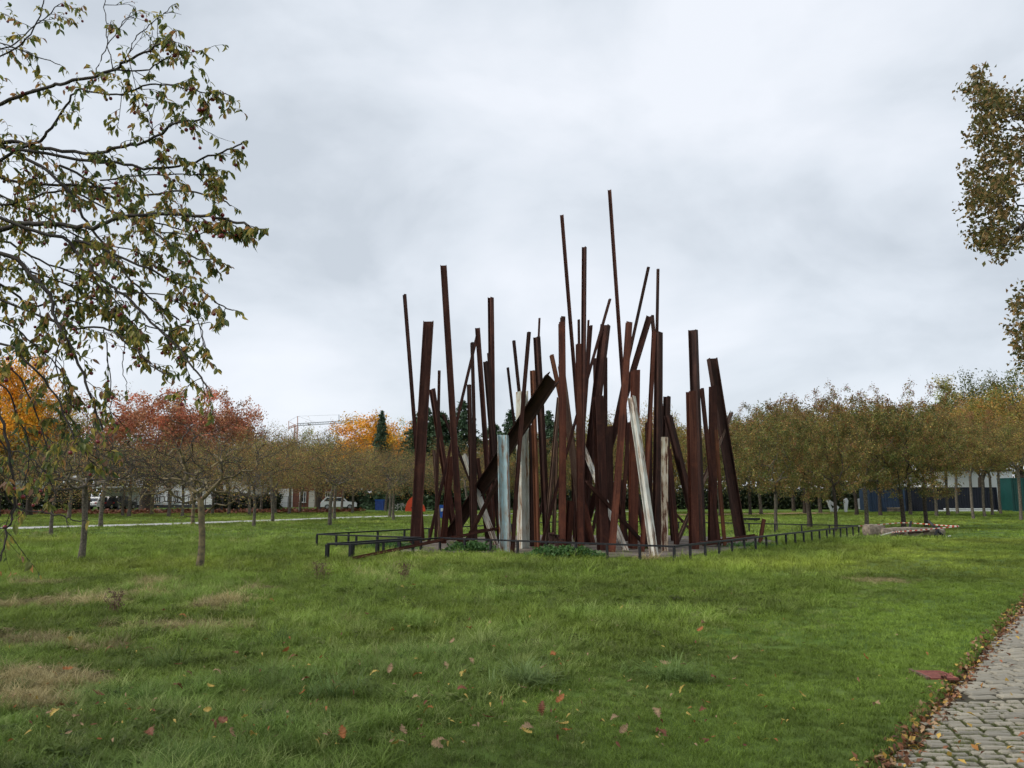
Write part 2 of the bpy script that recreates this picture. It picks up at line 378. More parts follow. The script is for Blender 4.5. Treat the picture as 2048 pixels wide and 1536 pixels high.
def slots(y0, y1, ang, row0, lmin, lmax):
    c, s = math.cos(ang), math.sin(ang)
    v = -16.0; k = 0
    while v < 30:
        W = row0 * rs.uniform(0.9, 1.12); u = -6 + rs.random() * 0.2
        while u < 30:
            L = rs.uniform(lmin, lmax)
            cu, cv = u + L / 2, v + W / 2
            wob = 0.05 * math.sin(cu * 1.7 + 0.3 * cv)
            x = c * cu - s * (cv + wob); y = s * cu + c * (cv + wob)
            if y0 < y < y1:
                e = x - float(edge_x(y))
                if 0.03 + L * 0.35 < e < PATHW - 0.1 - L * 0.4 and x < 0.72 * y + 1.4:
                    setts.append((x, y, ang + rs.uniform(-.035, .035), L - 0.030, W - 0.030))
            u += L
        v += W; k += 1
slots(2.6, 6.50, R(-3.5), 0.088, 0.12, 0.21)
slots(6.56, 7.6, R(4), 0.135, 0.15, 0.27)
slots(7.64, 21, R(7), 0.12, 0.13, 0.22)
setts.sort(key=lambda t: t[0] ** 2 + t[1] ** 2)
def sett_z(x, y):
    return crown(x - float(edge_x(y))) + 0.008 * (float(vnoise(x, y, 0.7, 4)) - .5)
vis = [s for s in setts if abs(s[0]) < 0.70 * s[1] + 0.15 and s[1] > 4.2]
near = set(id(s) for s in vis[:300])
variants = []
for i in range(10):
    vs_, fs_ = sett_geo(rs, 0.19, 0.10); variants.append(MB().add(vs_, fs_).mesh('paving_sett', M['sett']))
rest = MB(); cnt = 0
for s in setts:
    x, y, a, L, W = s; z = sett_z(x, y) + rs.uniform(-.006, .006)
    tilt = Euler((rs.uniform(-.035, .035), rs.uniform(-.03, .03), a))
    if id(s) in near:
        o = link('paving_sett', variants[rs.randrange(10)], path, (x, y, z)); o.rotation_euler = tilt; o.scale = (L / 0.19, W / 0.10, 1)
    else:
        vs_, fs_ = sett_geo(rs, L, W); Mx = Matrix.Translation((x, y, z)) @ tilt.to_matrix().to_4x4()
        rest.add([Mx @ Vector(v) for v in vs_], fs_)
tag(rest.build('far_setts', M['sett'], path), kind='stuff')

# drain cover in the grass beside the path
dc = G(1880, 1357); dr = empty('drain_cover', (dc.x - .03, dc.y, float(hgt(dc.x - .1, dc.y)) + 0.004), R(-2))
tag(dr, 'red-brown slatted drain cover sunk in the lawn edge beside the cobbles', 'drain cover')
b = MB(); 
for sx in (-1, 1): b.box((sx * 0.11, 0, 0.0), (0.02, 0.30, 0.02))
for sy in (-1, 1): b.box((0, sy * 0.14, 0.0), (0.2, 0.02, 0.02))
b.build('frame', M['drain_red'], dr)
for k in range(7): MB().box((0, -0.111 + k * 0.037, -0.002), (0.198, 0.025, 0.016)).build('slat', M['drain_red'], dr)
MB().box((-0.145, 0.02, 0.0), (0.03, 0.34, 0.03)).build('kerb_strip', M['rust_grey'], dr)

# ------------------------------------------------------------------ tree generator
def unit(v): return v / (np.linalg.norm(v, axis=-1, keepdims=True) + 1e-9)
def tubes(chains, sides):
    Vs = []; Fs = []; base = 0
    for pts, rad in chains:
        n = len(pts); pts = np.asarray(pts); rad = np.asarray(rad)
        d = np.empty_like(pts); d[1:-1] = pts[2:] - pts[:-2]; d[0] = pts[1] - pts[0]; d[-1] = pts[-1] - pts[-2]; d = unit(d)
        up = np.where(np.abs(d[:, 2:3]) < 0.9, np.array([[0, 0, 1.0]]), np.array([[1.0, 0, 0]]))
        r = unit(np.cross(d, up)); u = np.cross(r, d)
        k = sides(rad[0]) 
        a = np.arange(k) * 2 * math.pi / k
        ring = pts[:, None, :] + rad[:, None, None] * (r[:, None, :] * np.cos(a)[None, :, None] + u[:, None, :] * np.sin(a)[None, :, None])
        Vs.append(ring.reshape(-1, 3))
        i = np.arange(n - 1)[:, None] * k; j = np.arange(k)[None, :]; j2 = (j + 1) % k
        Fs.append((np.stack([i + j, i + j2, i + k + j2, i + k + j], -1).reshape(-1, 4)) + base); base += n * k
    return np.concatenate(Vs), np.concatenate(Fs)

def skeleton(rng, trunk, targets, step=0.35, jit=0.25, r_tip=0.006, expo=0.47, r_base=None, droop=0.0, up=0.0):
    """attach every target to the nearest node of the growing skeleton; pipe-model radii"""
    pos = [np.array(t, float) for t in trunk]; par = [-1] + list(range(len(trunk) - 1))
    ntr = len(trunk); arr = np.empty((40000, 3)); n = len(pos); arr[:n] = pos
    depth = [0.0] * n
    for i in range(1, n): depth[i] = depth[i - 1] + np.linalg.norm(arr[i] - arr[i - 1]) * 0.2
    dep = np.zeros(40000); dep[:n] = depth
    first_ok = max(0, int(ntr * 0.45))
    crown0 = np.array(trunk[-1])
    order = np.argsort(np.linalg.norm(targets - crown0, axis=1))
    tips = []
    for ti in order:
        t = targets[ti]
        dd = np.linalg.norm(arr[first_ok:n] - t, axis=1) + 0.28 * dep[first_ok:n]
        k = int(np.argmin(dd)) + first_ok
        a = arr[k].copy(); L = np.linalg.norm(t - a)
        m = max(1, int(round(L / step)))
        ctrl = (a + t) / 2 + np.array([0, 0, 1]) * (up * L) + rng.normal(0, jit * L * 0.35, 3)
        prev = k
        for q in range(1, m + 1):
            f = q / m
            p = a * (1 - f) ** 2 + ctrl * 2 * f * (1 - f) + t * f * f
            if q < m: p = p + rng.normal(0, jit * step * 0.4, 3)
            p[2] -= droop * f * f * L
            arr[n] = p; par.append(prev); dep[n] = dep[prev] + np.linalg.norm(p - arr[prev]); prev = n; n += 1
        tips.append(prev)
    par = np.array(par); kids = [[] for _ in range(n)]
    for i in range(1, n): kids[par[i]].append(i)
    w = np.zeros(n)
    for i in range(n - 1, -1, -1):
        if not kids[i]: w[i] = 1
        if i > 0: w[par[i]] += w[i]
    # trunk nodes come first, so accumulate in reverse order is valid
    rad = r_tip * w ** expo
    if r_base:
        sc = r_base / rad[0]; rad = np.where(w > 6, rad * (1 + (sc - 1) * np.clip((np.log(w) - 1.8) / (np.log(w[0]) - 1.8), 0, 1)), rad)
    chains = []; stack = [(0, -1)]
    while stack:
        s, p0 = stack.pop(); ch = [p0, s] if p0 >= 0 else [s]
        c = s
        while kids[c]:
            kk = sorted(kids[c], key=lambda q: -w[q]); 
            for q in kk[1:]: stack.append((q, c))
            c = kk[0]; ch.append(c)
        if len(ch) > 1:
            rr = rad[ch].copy()
            if p0 >= 0: rr[0] = rr[1]
            rr[-1] *= 0.5
            chains.append((arr[ch].copy(), rr))
    return arr[:n].copy(), par, w, chains

def leaf_quads(rng, C, size, palette, weights, aspect=0.55, flat=0.0, colvar=0.16):
    """leaves as folded diamonds at the points C"""
    n = len(C)
    d = rng.normal(0, 1, (n, 3)); d[:, 2] -= 0.45; d = unit(d)
    nr = rng.normal(0, 1, (n, 3)); nr[:, 2] += 0.6 + flat; s = unit(np.cross(d, nr)); nn = np.cross(s, d)
    L = size * (0.65 + 0.7 * rng.random(n))[:, None]; W = L * aspect
    V = np.empty((n, 4, 3))
    V[:, 0] = C; V[:, 1] = C + d * L * 0.5 + s * W * 0.5 + nn * L * 0.10
    V[:, 2] = C + d * L - nn * L * 0.10; V[:, 3] = C + d * L * 0.5 - s * W * 0.5 + nn * L * 0.10
    pal = np.array(palette)[rng.choice(len(palette), n, p=np.array(weights) / sum(weights))]
    pal = pal * (1 + colvar * rng.normal(0, 1, (n, 1))).clip(0.5, 1.6) * LEAFGAIN
    return V.reshape(-1, 3), np.arange(4 * n).reshape(n, 4), np.repeat(pal, 4, 0)

def ell_targets(rng, n, c, rx, rz, inner=0.35, flatbot=0.5, lump=0.55):
    v = unit(rng.normal(0, 1, (n * 2, 3)))
    lum = 1 + lump * (np.sin(v[:, 0] * 4.1 + v[:, 2] * 3 + c[2]) * np.cos(v[:, 1] * 3.7 + 1.3 * rx)) * 0.6
    r = (inner + (1 - inner) * rng.random(n * 2) ** 0.6) * lum
    r = np.where((rng.random(n * 2) < 0.035) & (v[:, 2] > -0.1), r * 0.3 + rng.uniform(0.85, 1.12, n * 2), r)
    p = v * r[:, None] * np.array([rx, rx, rz]); p[:, 2] = np.where(p[:, 2] < 0, p[:, 2] * flatbot, p[:, 2])
    return (p + np.array(c))[:n]

LEAFGAIN = 1.35
class Proto: pass
def make_tree(seed, H, crown_r, clear, n_t, n_leaf, leaf, pal, wts, bark, r_base, crown_rz=None, lean=0.1, sig=0.16, twigs=0.0, flat=0.5, step=0.35, tipred=None, aspect=0.55, cz=None, jit=0.3, r_tip=.006):
    rng = np.random.default_rng(seed)
    crz = crown_rz or (H - clear) * 0.62
    czz = cz or (H - crz)
    tx, ty = rng.normal(0, lean, 2)
    nT = max(4, int(clear / 0.35)); tt = np.linspace(0, 1, nT)
    trunk = np.stack([tx * tt ** 2 + 0.03 * np.sin(tt * 5), ty * tt ** 2 + .03 * np.cos(tt * 4), clear * 1.15 * tt - 0.05], 1)
    T = ell_targets(rng, n_t, (tx, ty, czz), crown_r, crz, flatbot=flat)
    T[:, 2] = np.maximum(T[:, 2], clear * 0.8)
    arr, par, w, chains = skeleton(rng, trunk, T, step=step, r_base=r_base, jit=jit, up=0.10, r_tip=r_tip)
    big = [c for c in chains if c[1][0] > 0.022]; small = [c for c in chains if c[1][0] <= 0.022]
    p = Proto(); sd = lambda r: 9 if r > 0.09 else (6 if r > 0.03 else 3)
    if len(chains[0][1]) > 2: chains[0][1][0] *= 1.35; chains[0][1][1] *= 1.08
    v, f = tubes(big, sd); p.trunk = np_mesh('trunk', v, f, M[bark], smooth=True)
    if small:
        if twigs > 0:        # extra fine side shoots
            nd = np.where(w <= 3)[0]; m = int(len(nd) * twigs); pick = rng.choice(nd, m)
            for k in pick:
                d = unit(rng.normal(0, 1, 3) + np.array([0, 0, .5])); L = 0.15 + 0.35 * rng.random()
                a = arr[k]; small.append((np.array([a, a + d * L * .5 + rng.normal(0, .02, 3), a + d * L]), np.array([.004, .003, .0015])))
        v, f = tubes(small, lambda r: 3); p.twigs = np_mesh('twigs', v, f, M['twig'])
    else: p.twigs = None
    nd = np.where(w <= 4)[0]
    ndw = np.clip(rng.normal(1, .6, len(nd)), .05, 3); sel = rng.choice(len(nd), n_leaf, p=ndw / ndw.sum())
    C = arr[nd[sel]] + rng.normal(0, sig, (n_leaf, 3))
    v, f, col = leaf_quads(rng, C, leaf, pal, wts, aspect)
    grp = (nd * 7919 // 5) % 997; tone = np.random.default_rng(seed + 5).uniform(.6, 1.45, 997); hue = np.random.default_rng(seed + 6).uniform(-.16, .16, 997)
    tn = np.repeat(tone[grp[sel]], 4)[:, None]; hu = np.repeat(hue[grp[sel]], 4)
    col = col * tn; col[:, 0] *= 1 + hu; col[:, 1] *= 1 - hu * .5
    if tipred is not None:
        z = v[:, 2]; k = np.clip((z - (czz + crz * 0.55)) / (crz * 0.5), 0, 1)[:, None] * (rng.random((len(v) // 4, 1)).repeat(4, 0) < 0.55)
        col = col * (1 - k) + np.array(tipred) * k
    p.crown = np_mesh('crown', v, f, M['leaf'], col)
    return p
def place_tree(p, name, loc, s, rz, label, cat, group=None, sz=None):
    t = empty(name, loc, rz); t.scale = (s, s, sz or s); tag(t, label, cat, group)
    link('trunk', p.trunk, t)
    c = link('crown', p.crown, t)
    if p.twigs: tag(link('twigs', p.twigs, c), kind='stuff')
    return t

OLIVE = [(0.13, 0.125, 0.034), (0.20, 0.15, 0.040), (0.082, 0.095, 0.030), (0.20, 0.108, 0.042), (0.17, 0.07, 0.042), (0.31, 0.235, 0.065)]
OW = [5, 3, 4, 1.6, 0.7, 0.9]
BROWN = [(0.20, 0.16, 0.055), (0.22, 0.125, 0.055), (0.15, 0.14, 0.055), (0.31, 0.23, 0.06), (0.20, 0.085, 0.045)]
BW = [4, 3, 3, 1.6, 1]
OCH = [(0.17, 0.115, 0.03), (0.24, 0.15, 0.03), (0.10, 0.09, 0.025), (0.20, 0.10, 0.03)]

PR = {}
PR['bareA'] = make_tree(11, 4.5, 2.35, 1.75, 620, 1900, 0.05, BROWN, BW, 'bark_ochre', 0.085, twigs=1.4, crown_rz=1.7, r_tip=.0085, flat=.7)
PR['bareB'] = make_tree(12, 4.6, 2.3, 2.0, 560, 2200, 0.05, BROWN, BW, 'bark_grey', 0.085, twigs=1.2, crown_rz=1.6, r_tip=.0075, flat=.7)
PR['thinA'] = make_tree(21, 5.0, 2.5, 2.0, 480, 7500, 0.068, BROWN, BW, 'bark_grey', 0.075, twigs=0.9, crown_rz=1.8, flat=.9)
PR['thinB'] = make_tree(22, 4.9, 2.6, 2.1, 480, 7500, 0.062, BROWN + [(0.24, 0.17, 0.03)], BW + [3], 'bark_grey', 0.075, twigs=0.8, crown_rz=1.7, flat=.9)
PR['fullA'] = make_tree(31, 7.0, 2.9, 2.2, 300, 15500, 0.095, OLIVE, OW, 'bark_dark', 0.115, crown_rz=3.0, cz=4.3, flat=0.95, tipred=(0.28, 0.09, 0.06), sig=0.11)
PR['fullB'] = make_tree(32, 6.8, 3.0, 2.2, 280, 15000, 0.095, OLIVE, [4, 4, 3, 2, .8, 1.2], 'bark_dark', 0.11, crown_rz=2.9, cz=4.2, flat=0.95, tipred=(0.28, 0.11, 0.06), sig=0.11)
PR['fullC'] = make_tree(33, 7.2, 2.8, 2.3, 320, 16000, 0.095, OLIVE, [5, 3, 5, 1.2, .6, .8], 'bark_grey', 0.11, crown_rz=3.0, cz=4.4, flat=0.95, tipred=(0.24, 0.12, 0.06), sig=0.11)
PR['fullD'] = make_tree(34, 6.6, 2.7, 2.6, 300, 11000, 0.09, OLIVE, [3, 4, 3, 2, .8, 1.6], 'bark_grey', 0.10, crown_rz=2.4, cz=4.6, flat=0.55, tipred=(0.28, 0.14, 0.06), sig=0.13)
RED = [(0.38, 0.165, 0.085), (0.31, 0.125, 0.068), (0.44, 0.21, 0.11), (0.25, 0.115, 0.065)]
PR['redoak'] = make_tree(41, 15, 7.4, 3.6, 520, 21000, 0.30, RED, [4, 4, 2, 2], 'bark_dark', 0.55, crown_rz=5.4, cz=9.2, sig=0.36, step=0.8, lean=.3, flat=.9)
YEL = [(0.60, 0.29, 0.022), (0.50, 0.22, 0.015), (0.62, 0.35, 0.05), (0.40, 0.22, 0.03)]
PR['yellow'] = make_tree(42, 13, 5.0, 3.2, 420, 20000, 0.26, YEL, [4, 3, 2, 1], 'bark_dark', 0.4, crown_rz=5.2, sig=0.45, step=0.8)
GOLD = [(0.29, 0.20, 0.045), (0.22, 0.18, 0.045), (0.14, 0.145, 0.04), (0.32, 0.18, 0.05)]
PR['gold'] = make_tree(43, 15, 6.6, 3.6, 520, 24000, 0.27, GOLD, [3, 3, 3, 2], 'bark_dark', 0.5, crown_rz=6.0, sig=0.5, step=0.8)
GREENOAK = [(0.075, 0.085, 0.025), (0.11, 0.115, 0.03), (0.05, 0.06, 0.02), (0.17, 0.14, 0.04)]
PR['green'] = make_tree(44, 16, 6.4, 3.6, 520, 24000, 0.27, GREENOAK, [4, 3, 3, 1], 'bark_dark', 0.5, crown_rz=6.2, sig=0.5, step=0.8)
PR['bigbare'] = make_tree(45, 14, 5.5, 3.2, 520, 1200, 0.2, BROWN, BW, 'bark_dark', 0.38, crown_rz=5.6, twigs=1.5, step=0.7)
PR['palegreen'] = make_tree(46, 12, 4.6, 2.8, 400, 15000, 0.24, [(0.23, 0.21, 0.05), (0.16, 0.17, 0.045), (0.28, 0.22, 0.06)], [3, 3, 1], 'bark_grey', 0.3, crown_rz=4.8, sig=0.4, step=0.7)
PR['poplar'] = make_tree(47, 18, 2.6, 2.0, 400, 16000, 0.26, [(0.27, 0.25, 0.08), (0.17, 0.18, 0.05), (0.33, 0.29, 0.10)], [3, 3, 2], 'bark_grey', 0.35, crown_rz=8.2, cz=9.8, flat=1.0, sig=0.35, step=0.8, jit=.15)

def make_conifer(seed, H, r, col):
    rng = np.random.default_rng(seed); p = Proto()
    ch = [(np.array([[0, 0, -0.1], [0.02, 0, H * .5], [0, 0, H]]), np.array([H * .014, H * .008, .02]))]; C = []; D = []
    z = H * 0.06
    while z < H * 0.99:
        f = 1 - z / H; m = int(6 + 6 * f)
        for k in range(m):
            a = rng.random() * 6.28; L = r * (f ** 0.8) * rng.uniform(0.7, 1.12) + 0.12
            d = np.array([math.cos(a), math.sin(a), 0.0]); base = np.array([0, 0, z + rng.uniform(-.2, .2)])
            q = np.linspace(0, 1, 5)[:, None]; pts = base + d * L * q + np.array([0, 0, 1]) * (0.10 * L * q - 0.30 * L * q ** 2)
            ch.append((pts, np.linspace(.03, .008, 5) * (0.4 + f)))
            n = int(8 + L * 22); t = rng.random(n) ** 0.7
            side = np.cross(d, [0, 0, 1.0])
            C.append(base + d * (L * t)[:, None] + np.array([0, 0, 1]) * (0.10 * L * t - 0.30 * L * t ** 2 - 0.10 * rng.random(n))[:, None] + side * (rng.normal(0, .16 + .10 * L, n) * (1.1 - t))[:, None])
        z += H * 0.028
    p.trunk = np_mesh('trunk', *tubes(ch[:1], lambda q: 8), M['bark_dark'])
    p.twigs = np_mesh('twigs', *tubes(ch[1:], lambda q: 3), M['twig'])
    C = np.concatenate(C)
    v, f, c = leaf_quads(rng, C, 0.34, [col, tuple(x * .7 for x in col), tuple(x * 1.4 for x in col)], [3, 3, 1], 0.5)
    p.crown = np_mesh('crown', v, f, M['needle'], c); return p
PR['spruce'] = make_conifer(51, 14, 4.2, (0.050, 0.085, 0.045))
PR['yew'] = make_conifer(52, 13, 6.0, (0.045, 0.078, 0.036))

# ------------------------------------------------------------------ trees of the orchard and behind it
rt = random.Random(21)
def tree_at(proto, px, py, top, name, label, cat='tree', group=None, Hp=None, wide=1.0, rz=None):
    """base at photo pixel (px,py); crown top reaching row `top`"""
    g = G(px, py); Ht = P(px, top, g.y).z
    s = Ht / Hp
    return place_tree(PR[proto], name, (g.x, g.y, 0.0), s * wide, rt.random() * 6.28 if rz is None else rz, label, cat, group, sz=s)
HP = dict(bareA=4.6, bareB=4.7, thinA=5.1, thinB=5.0, fullA=7.5, fullB=7.3, fullC=7.6, fullD=7.1, redoak=15, yellow=13.5, gold=15.5, green=16, bigbare=14.2, palegreen=12.5, poplar=18, spruce=14, yew=13)
ORD = ['first', 'second', 'third', 'fourth', 'fifth', 'sixth', 'seventh', 'eighth', 'ninth', 'tenth', 'eleventh', 'twelfth', 'thirteenth', 'fourteenth', 'fifteenth', 'sixteenth', 'seventeenth', 'eighteenth', 'nineteenth', 'twentieth', 'twenty-first', 'twenty-second', 'twenty-third', 'twenty-fourth']
g_left = 'orchard trees on the left lawn'; g_right = 'orchard trees right of the beams'; g_far = 'young trees behind the gravel path'
def T(proto, px, py, top, label, group, wide=1.0, name='orchard_tree', rz=None): return tree_at(proto, px, py, top, name, label, 'tree', group, HP[proto], wide, rz)
T('bareA', 400, 1136, 826, 'nearly bare tree with yellow lichen on its trunk, nearest on the left lawn', g_left, 1.12, rz=0.9)
T('bareB', 163, 1120, 815, 'bare grey tree left of the lichen-covered one, leaning slightly right', g_left, 1.0)
T('thinA', 101, 1071, 858, 'thin brown-leaved tree at the far left in front of the gravel path', g_left, 1.0)
T('bareB', 201, 1056, 868, 'bare pale-stemmed tree at the edge of the path in front of the parked cars', g_left, 1.1)
T('bareA', 386, 1049, 872, 'bare tree whose trunk stands just behind the lichen-covered trunk', g_left)
T('thinA', 508, 1054, 868, 'small brownish tree in front of the path, between lichen-covered tree and fence corner', g_left, 1.05)
T('thinB', 544, 1044, 862, 'golden-brown tree on the path edge, next right of the small brownish one', g_left, 1.1)
T('thinA', 658, 1051, 868, 'dark-stemmed tree standing above the far left fence corner', g_left, 1.25)
T('bareB', 669, 1040, 880, 'slim pale stem just right of the dark-stemmed tree above the fence corner', g_left)
T('thinA', 787, 1041, 888, 'thin rounded tree nearest to the left edge of the beams', g_left, 1.1)
T('bareB', 780, 1035, 892, 'slim tree hidden behind the thin rounded one beside the beams', g_left)
far = [(30, 1034, 880, 'thinB'), (139, 1037, 872, 'bareB'), (245, 1033, 876, 'thinA'), (257, 1034, 880, 'bareB'), (302, 1030, 880, 'bareA'), (338, 1034, 886, 'bareB'), (365, 1034, 876, 'thinA'), (424, 1029, 868, 'thinA'), (457, 1029, 872, 'thinB'), (498, 1030, 866, 'thinB'), (521, 1024, 876, 'thinA'), (550, 1028, 870, 'thinB'), (578, 1029, 866, 'thinA'), (600, 1026, 872, 'thinB'), (684, 1024, 880, 'thinB'), (705, 1027, 886, 'thinB'), (729, 1019, 890, 'thinA'), (772, 1023, 884, 'thinB'), (893, 1027, 882, 'thinA'), (935, 1030, 880, 'thinB'), (985, 1028, 884, 'thinA')]
for i, (x, y, t, pr) in enumerate(far):
    T(pr, x, y, t + 4, f'thin-leaved young tree beyond the gravel path, {ORD[i]} of its row from the left', g_far, 1.15)
mid = [(1040, 1029, 872, 'fullB'), (1102, 1031, 868, 'fullA'), (1160, 1027, 872, 'thinB'), (1212, 1030, 862, 'fullB'), (1275, 1027, 852, 'fullA'), (1330, 1032, 838, 'fullB'), (1395, 1028, 850, 'fullC'), (1440, 1033, 838, 'fullA')]
for i, (x, y, t, pr) in enumerate(mid):
    T(pr, x, y, t, f'olive-brown tree seen between the beams, {ORD[i]} from the left of those behind them', 'trees seen behind the beams', 1.05)
near_r = [(1553, 1063, 790, 'fullC', 'broad olive tree nearest to the right edge of the beams'), (1619, 1056, 762, 'fullA', 'dark-trunked tree behind the fence corner, second right of the beams'), (1674, 1064, 788, 'fullB', 'thick-trunked tree rising just behind the far right end of the black fence'), (1734, 1059, 768, 'fullC', 'dark-trunked tree just left of the broken stones'), (1807, 1058, 762, 'fullA', 'leaning brown tree behind the broken stones with tape round its trunk'), (1852, 1056, 778, 'fullB', 'upright tree behind the right half of the broken stones')]
for k, (x, y, t, pr, lab) in enumerate(near_r): T(pr, x, y, t + 10, lab, g_right, (0.86, 1.0, 0.8, 0.95, 0.95, 0.9)[k])
far_r = [(1500, 1031, 830, 'fullB'), (1522, 1029, 810, 'fullC'), (1587, 1024, 800, 'fullA'), (1610, 1027, 815, 'fullB'), (1641, 1026, 800, 'fullC'), (1713, 1031, 800, 'fullA'), (1762, 1033, 800, 'fullB'), (1821, 1031, 808, 'fullC'), (1873, 1034, 812, 'fullA'), (1897, 1031, 822, 'fullB'), (1916, 1028, 828, 'fullC'), (1947, 1039, 838, 'fullA'), (1970, 1034, 838, 'fullB'), (1985, 1031, 845, 'fullC'), (2002, 1028, 845, 'fullA'), (2043, 1041, 822, 'fullB'), (2110, 1036, 815, 'fullC')]
for i, (x, y, t, pr) in enumerate(far_r):
    if x > 1860: pr = 'fullD'
    T(pr, x, y, t, f'olive-gold tree in the back rows on the right, {ORD[i]} trunk from the left', 'back rows of the right orchard', 0.92)
# larger trees beyond
def BG(proto, px, D, top, label, name, wide=1.0, group=None):
    g = P(px, 1000, D); Ht = P(px, top, D).z; s = Ht / HP[proto]
    return place_tree(PR[proto], name, (g.x, D, 0), s * wide, rt.random() * 6.28, label, 'tree', group, sz=s)
BG('redoak', 290, 92, 786, 'large oak with rust-red crown behind the white house wall, the left one', 'oak_tree', 1.2)
BG('redoak', 440, 98, 790, 'large oak with rust-red crown, right one, left of the crane', 'oak_tree', 0.85)
BG('yellow', -5, 62, 700, 'golden yellow maple low behind the crab apple branches at left', 'maple_tree', 0.72)
BG('gold', 60, 66, 790, 'low golden olive oak just right of the yellow maple at far left', 'oak_tree', 0.8)
BG('bigbare', 175, 88, 778, 'tall bare tree between the golden maple and the rust-red oaks', 'bare_tree', 0.9)
BG('bigbare', 100, 95, 820, 'bare tree behind the thin orchard at the far left', 'bare_tree', 1.0)
BG('yellow', 748, 104, 826, 'bright orange-yellow tree right of the crane', 'maple_tree', 1.15)
BG('spruce', 760, 98, 820, 'slim dark spruce standing in front of the orange-yellow tree', 'spruce_tree', .75)
BG('palegreen', 800, 118, 846, 'pale yellow-green tree between the spruce and the beams', 'birch_tree', 0.8)
BG('bigbare', 640, 104, 842, 'bare wide-branched tree under the crane jib', 'bare_tree', 1.0)
BG('palegreen', 632, 118, 862, 'yellow-green tree behind the bare one under the crane jib', 'birch_tree', 0.8)
for i, (x, D, t, pr, wd) in enumerate([(846, 97, 808, 'yew', .6), (878, 100, 822, 'yew', .9), (925, 98, 800, 'spruce', .9), (985, 104, 846, 'yew', .95), (1022, 100, 818, 'spruce', .8), (1062, 106, 858, 'yew', 1.0), (1098, 99, 820, 'spruce', .8), (1120, 104, 838, 'yew', .9)]):
    BG(pr, x, D, t, f'dark evergreen behind the left half of the beams, {ORD[i]} from the left', 'conifer_tree', wd * (1.9 if pr == 'yew' else 1.35), 'dark evergreens behind the beams')
BG('palegreen', 1212, 110, 830, 'pale olive tree filling the gap in the middle of the beams', 'birch_tree', .9)
BG('gold', 1320, 70, 805, 'pink-brown leaved tree top right of the white rusty beam', 'oak_tree', .55)
BG('bigbare', 1235, 108, 800, 'bare twiggy tree top behind the middle of the beams', 'bare_tree', .7)
BG('poplar', 1912, 118, 764, 'tall narrow pale poplar above the right orchard', 'poplar_tree', 1.0)
BG('gold', 1965, 96, 790, 'golden oak behind the right orchard, left of the last two', 'oak_tree', .8)
BG('gold', 2045, 88, 772, 'golden-orange oak at the right edge behind the containers', 'oak_tree', .95)
BG('green', 2010, 112, 752, 'green oak rising behind the golden oaks at the right edge', 'oak_tree', .9)
BG('green', 1880, 104, 812, 'olive green oak under the poplar', 'oak_tree', .7)
for i, (x, D, t, pr) in enumerate([(-60, 110, 850, 'green'), (40, 125, 850, 'bigbare'), (210, 128, 868, 'green'), (360, 130, 862, 'palegreen'), (520, 125, 856, 'thinB'), (560, 132, 880, 'green'), (690, 130, 880, 'green'), (1160, 128, 862, 'green'), (1290, 126, 862, 'green'), (1380, 122, 850, 'gold'), (1470, 118, 842, 'green'), (1560, 115, 820, 'green'), (1660, 118, 815, 'gold'), (1750, 116, 815, 'green'), (1830, 118, 825, 'green'), (2120, 110, 790, 'green')]):
    BG(pr, x, D, t, f'tree of the far tree line behind the park, {ORD[i]} from the left', 'far_tree', 1.25, 'far tree line')

LEAFGAIN = 1.0
# hedges and undergrowth at the back
def hedge(name, a, bpt, h, th, n, pal, label, leaf=0.3, lumps=0.3):
    rng = np.random.default_rng(int(abs(a.x) * 10) + 5); L = (bpt - a).length
    t = rng.random(n); side = rng.normal(0, th / 2.5, n); top = h * (1 - lumps + 2 * lumps * vnoise(t * L, t * 0, 2.5, 2))
    C = np.stack([a.x + (bpt.x - a.x) * t, a.y + (bpt.y - a.y) * t + side, rng.random(n) ** 0.8 * top], 1)
    v, f, c = leaf_quads(rng, C, leaf, pal, [3, 2, 1][:len(pal)], 0.6)
    o = link(name, np_mesh(name, v, f, M['needle'], c)); return tag(o, label, 'hedge')
DK = [(0.016, 0.026, 0.012), (0.028, 0.042, 0.016), (0.05, 0.055, 0.02)]
hedge('hedge', P(1480, 1000, 100), P(1750, 1000, 97), 2.7, 2.0, 15000, DK, 'dark low hedge behind the white sculptures on the right', 0.3)
hedge('hedge', P(790, 1000, 97), P(1210, 1000, 97), 2.9, 2.5, 16000, DK, 'dark evergreen hedge behind the orange sculpture and the beams', 0.3)
hedge('hedge', P(1210, 1000, 98), P(1490, 1000, 100), 2.5, 2.0, 12000, DK, 'dark hedge seen low between the right-hand beams', 0.3)
hedge('hedge', P(690, 1000, 101), P(790, 1000, 98), 2.4, 1.6, 5000, DK, 'dark hedge behind the blue waste container', 0.3)
hedge('hedge', P(-150, 1000, 84), P(170, 1000, 94), 2.5, 1.6, 10000, DK, 'dark hedge at the far left behind the leaf-covered bank', 0.3)
hedge('hedge', P(430, 1000, 98), P(560, 1000, 100), 2.2, 1.6, 6000, DK, 'dark clipped hedge between white house and brick house', 0.3)

# leaf-covered bank on the left
rng = np.random.default_rng(77); n = 15000
a0, a1 = P(-200, 1000, 68), P(700, 1000, 80); t = rng.random(n)
C = np.stack([a0.x + (a1.x - a0.x) * t, a0.y + (a1.y - a0.y) * t + rng.normal(0, 3.2, n).clip(-6, 6) + 3, 0.03 + 0.10 * rng.random(n)], 1)
v, f, c = leaf_quads(rng, C, 0.34, [(0.15, 0.055, 0.03), (0.20, 0.085, 0.045), (0.10, 0.038, 0.024)], [3, 2, 2], 0.7, flat=4)
tag(link('fallen_leaf_carpet', np_mesh('fallen_leaf_carpet', v, f, M['dryleaf'], c)), 'rust-brown carpet of fallen leaves below the houses on the left', 'leaf litter', kind='stuff')


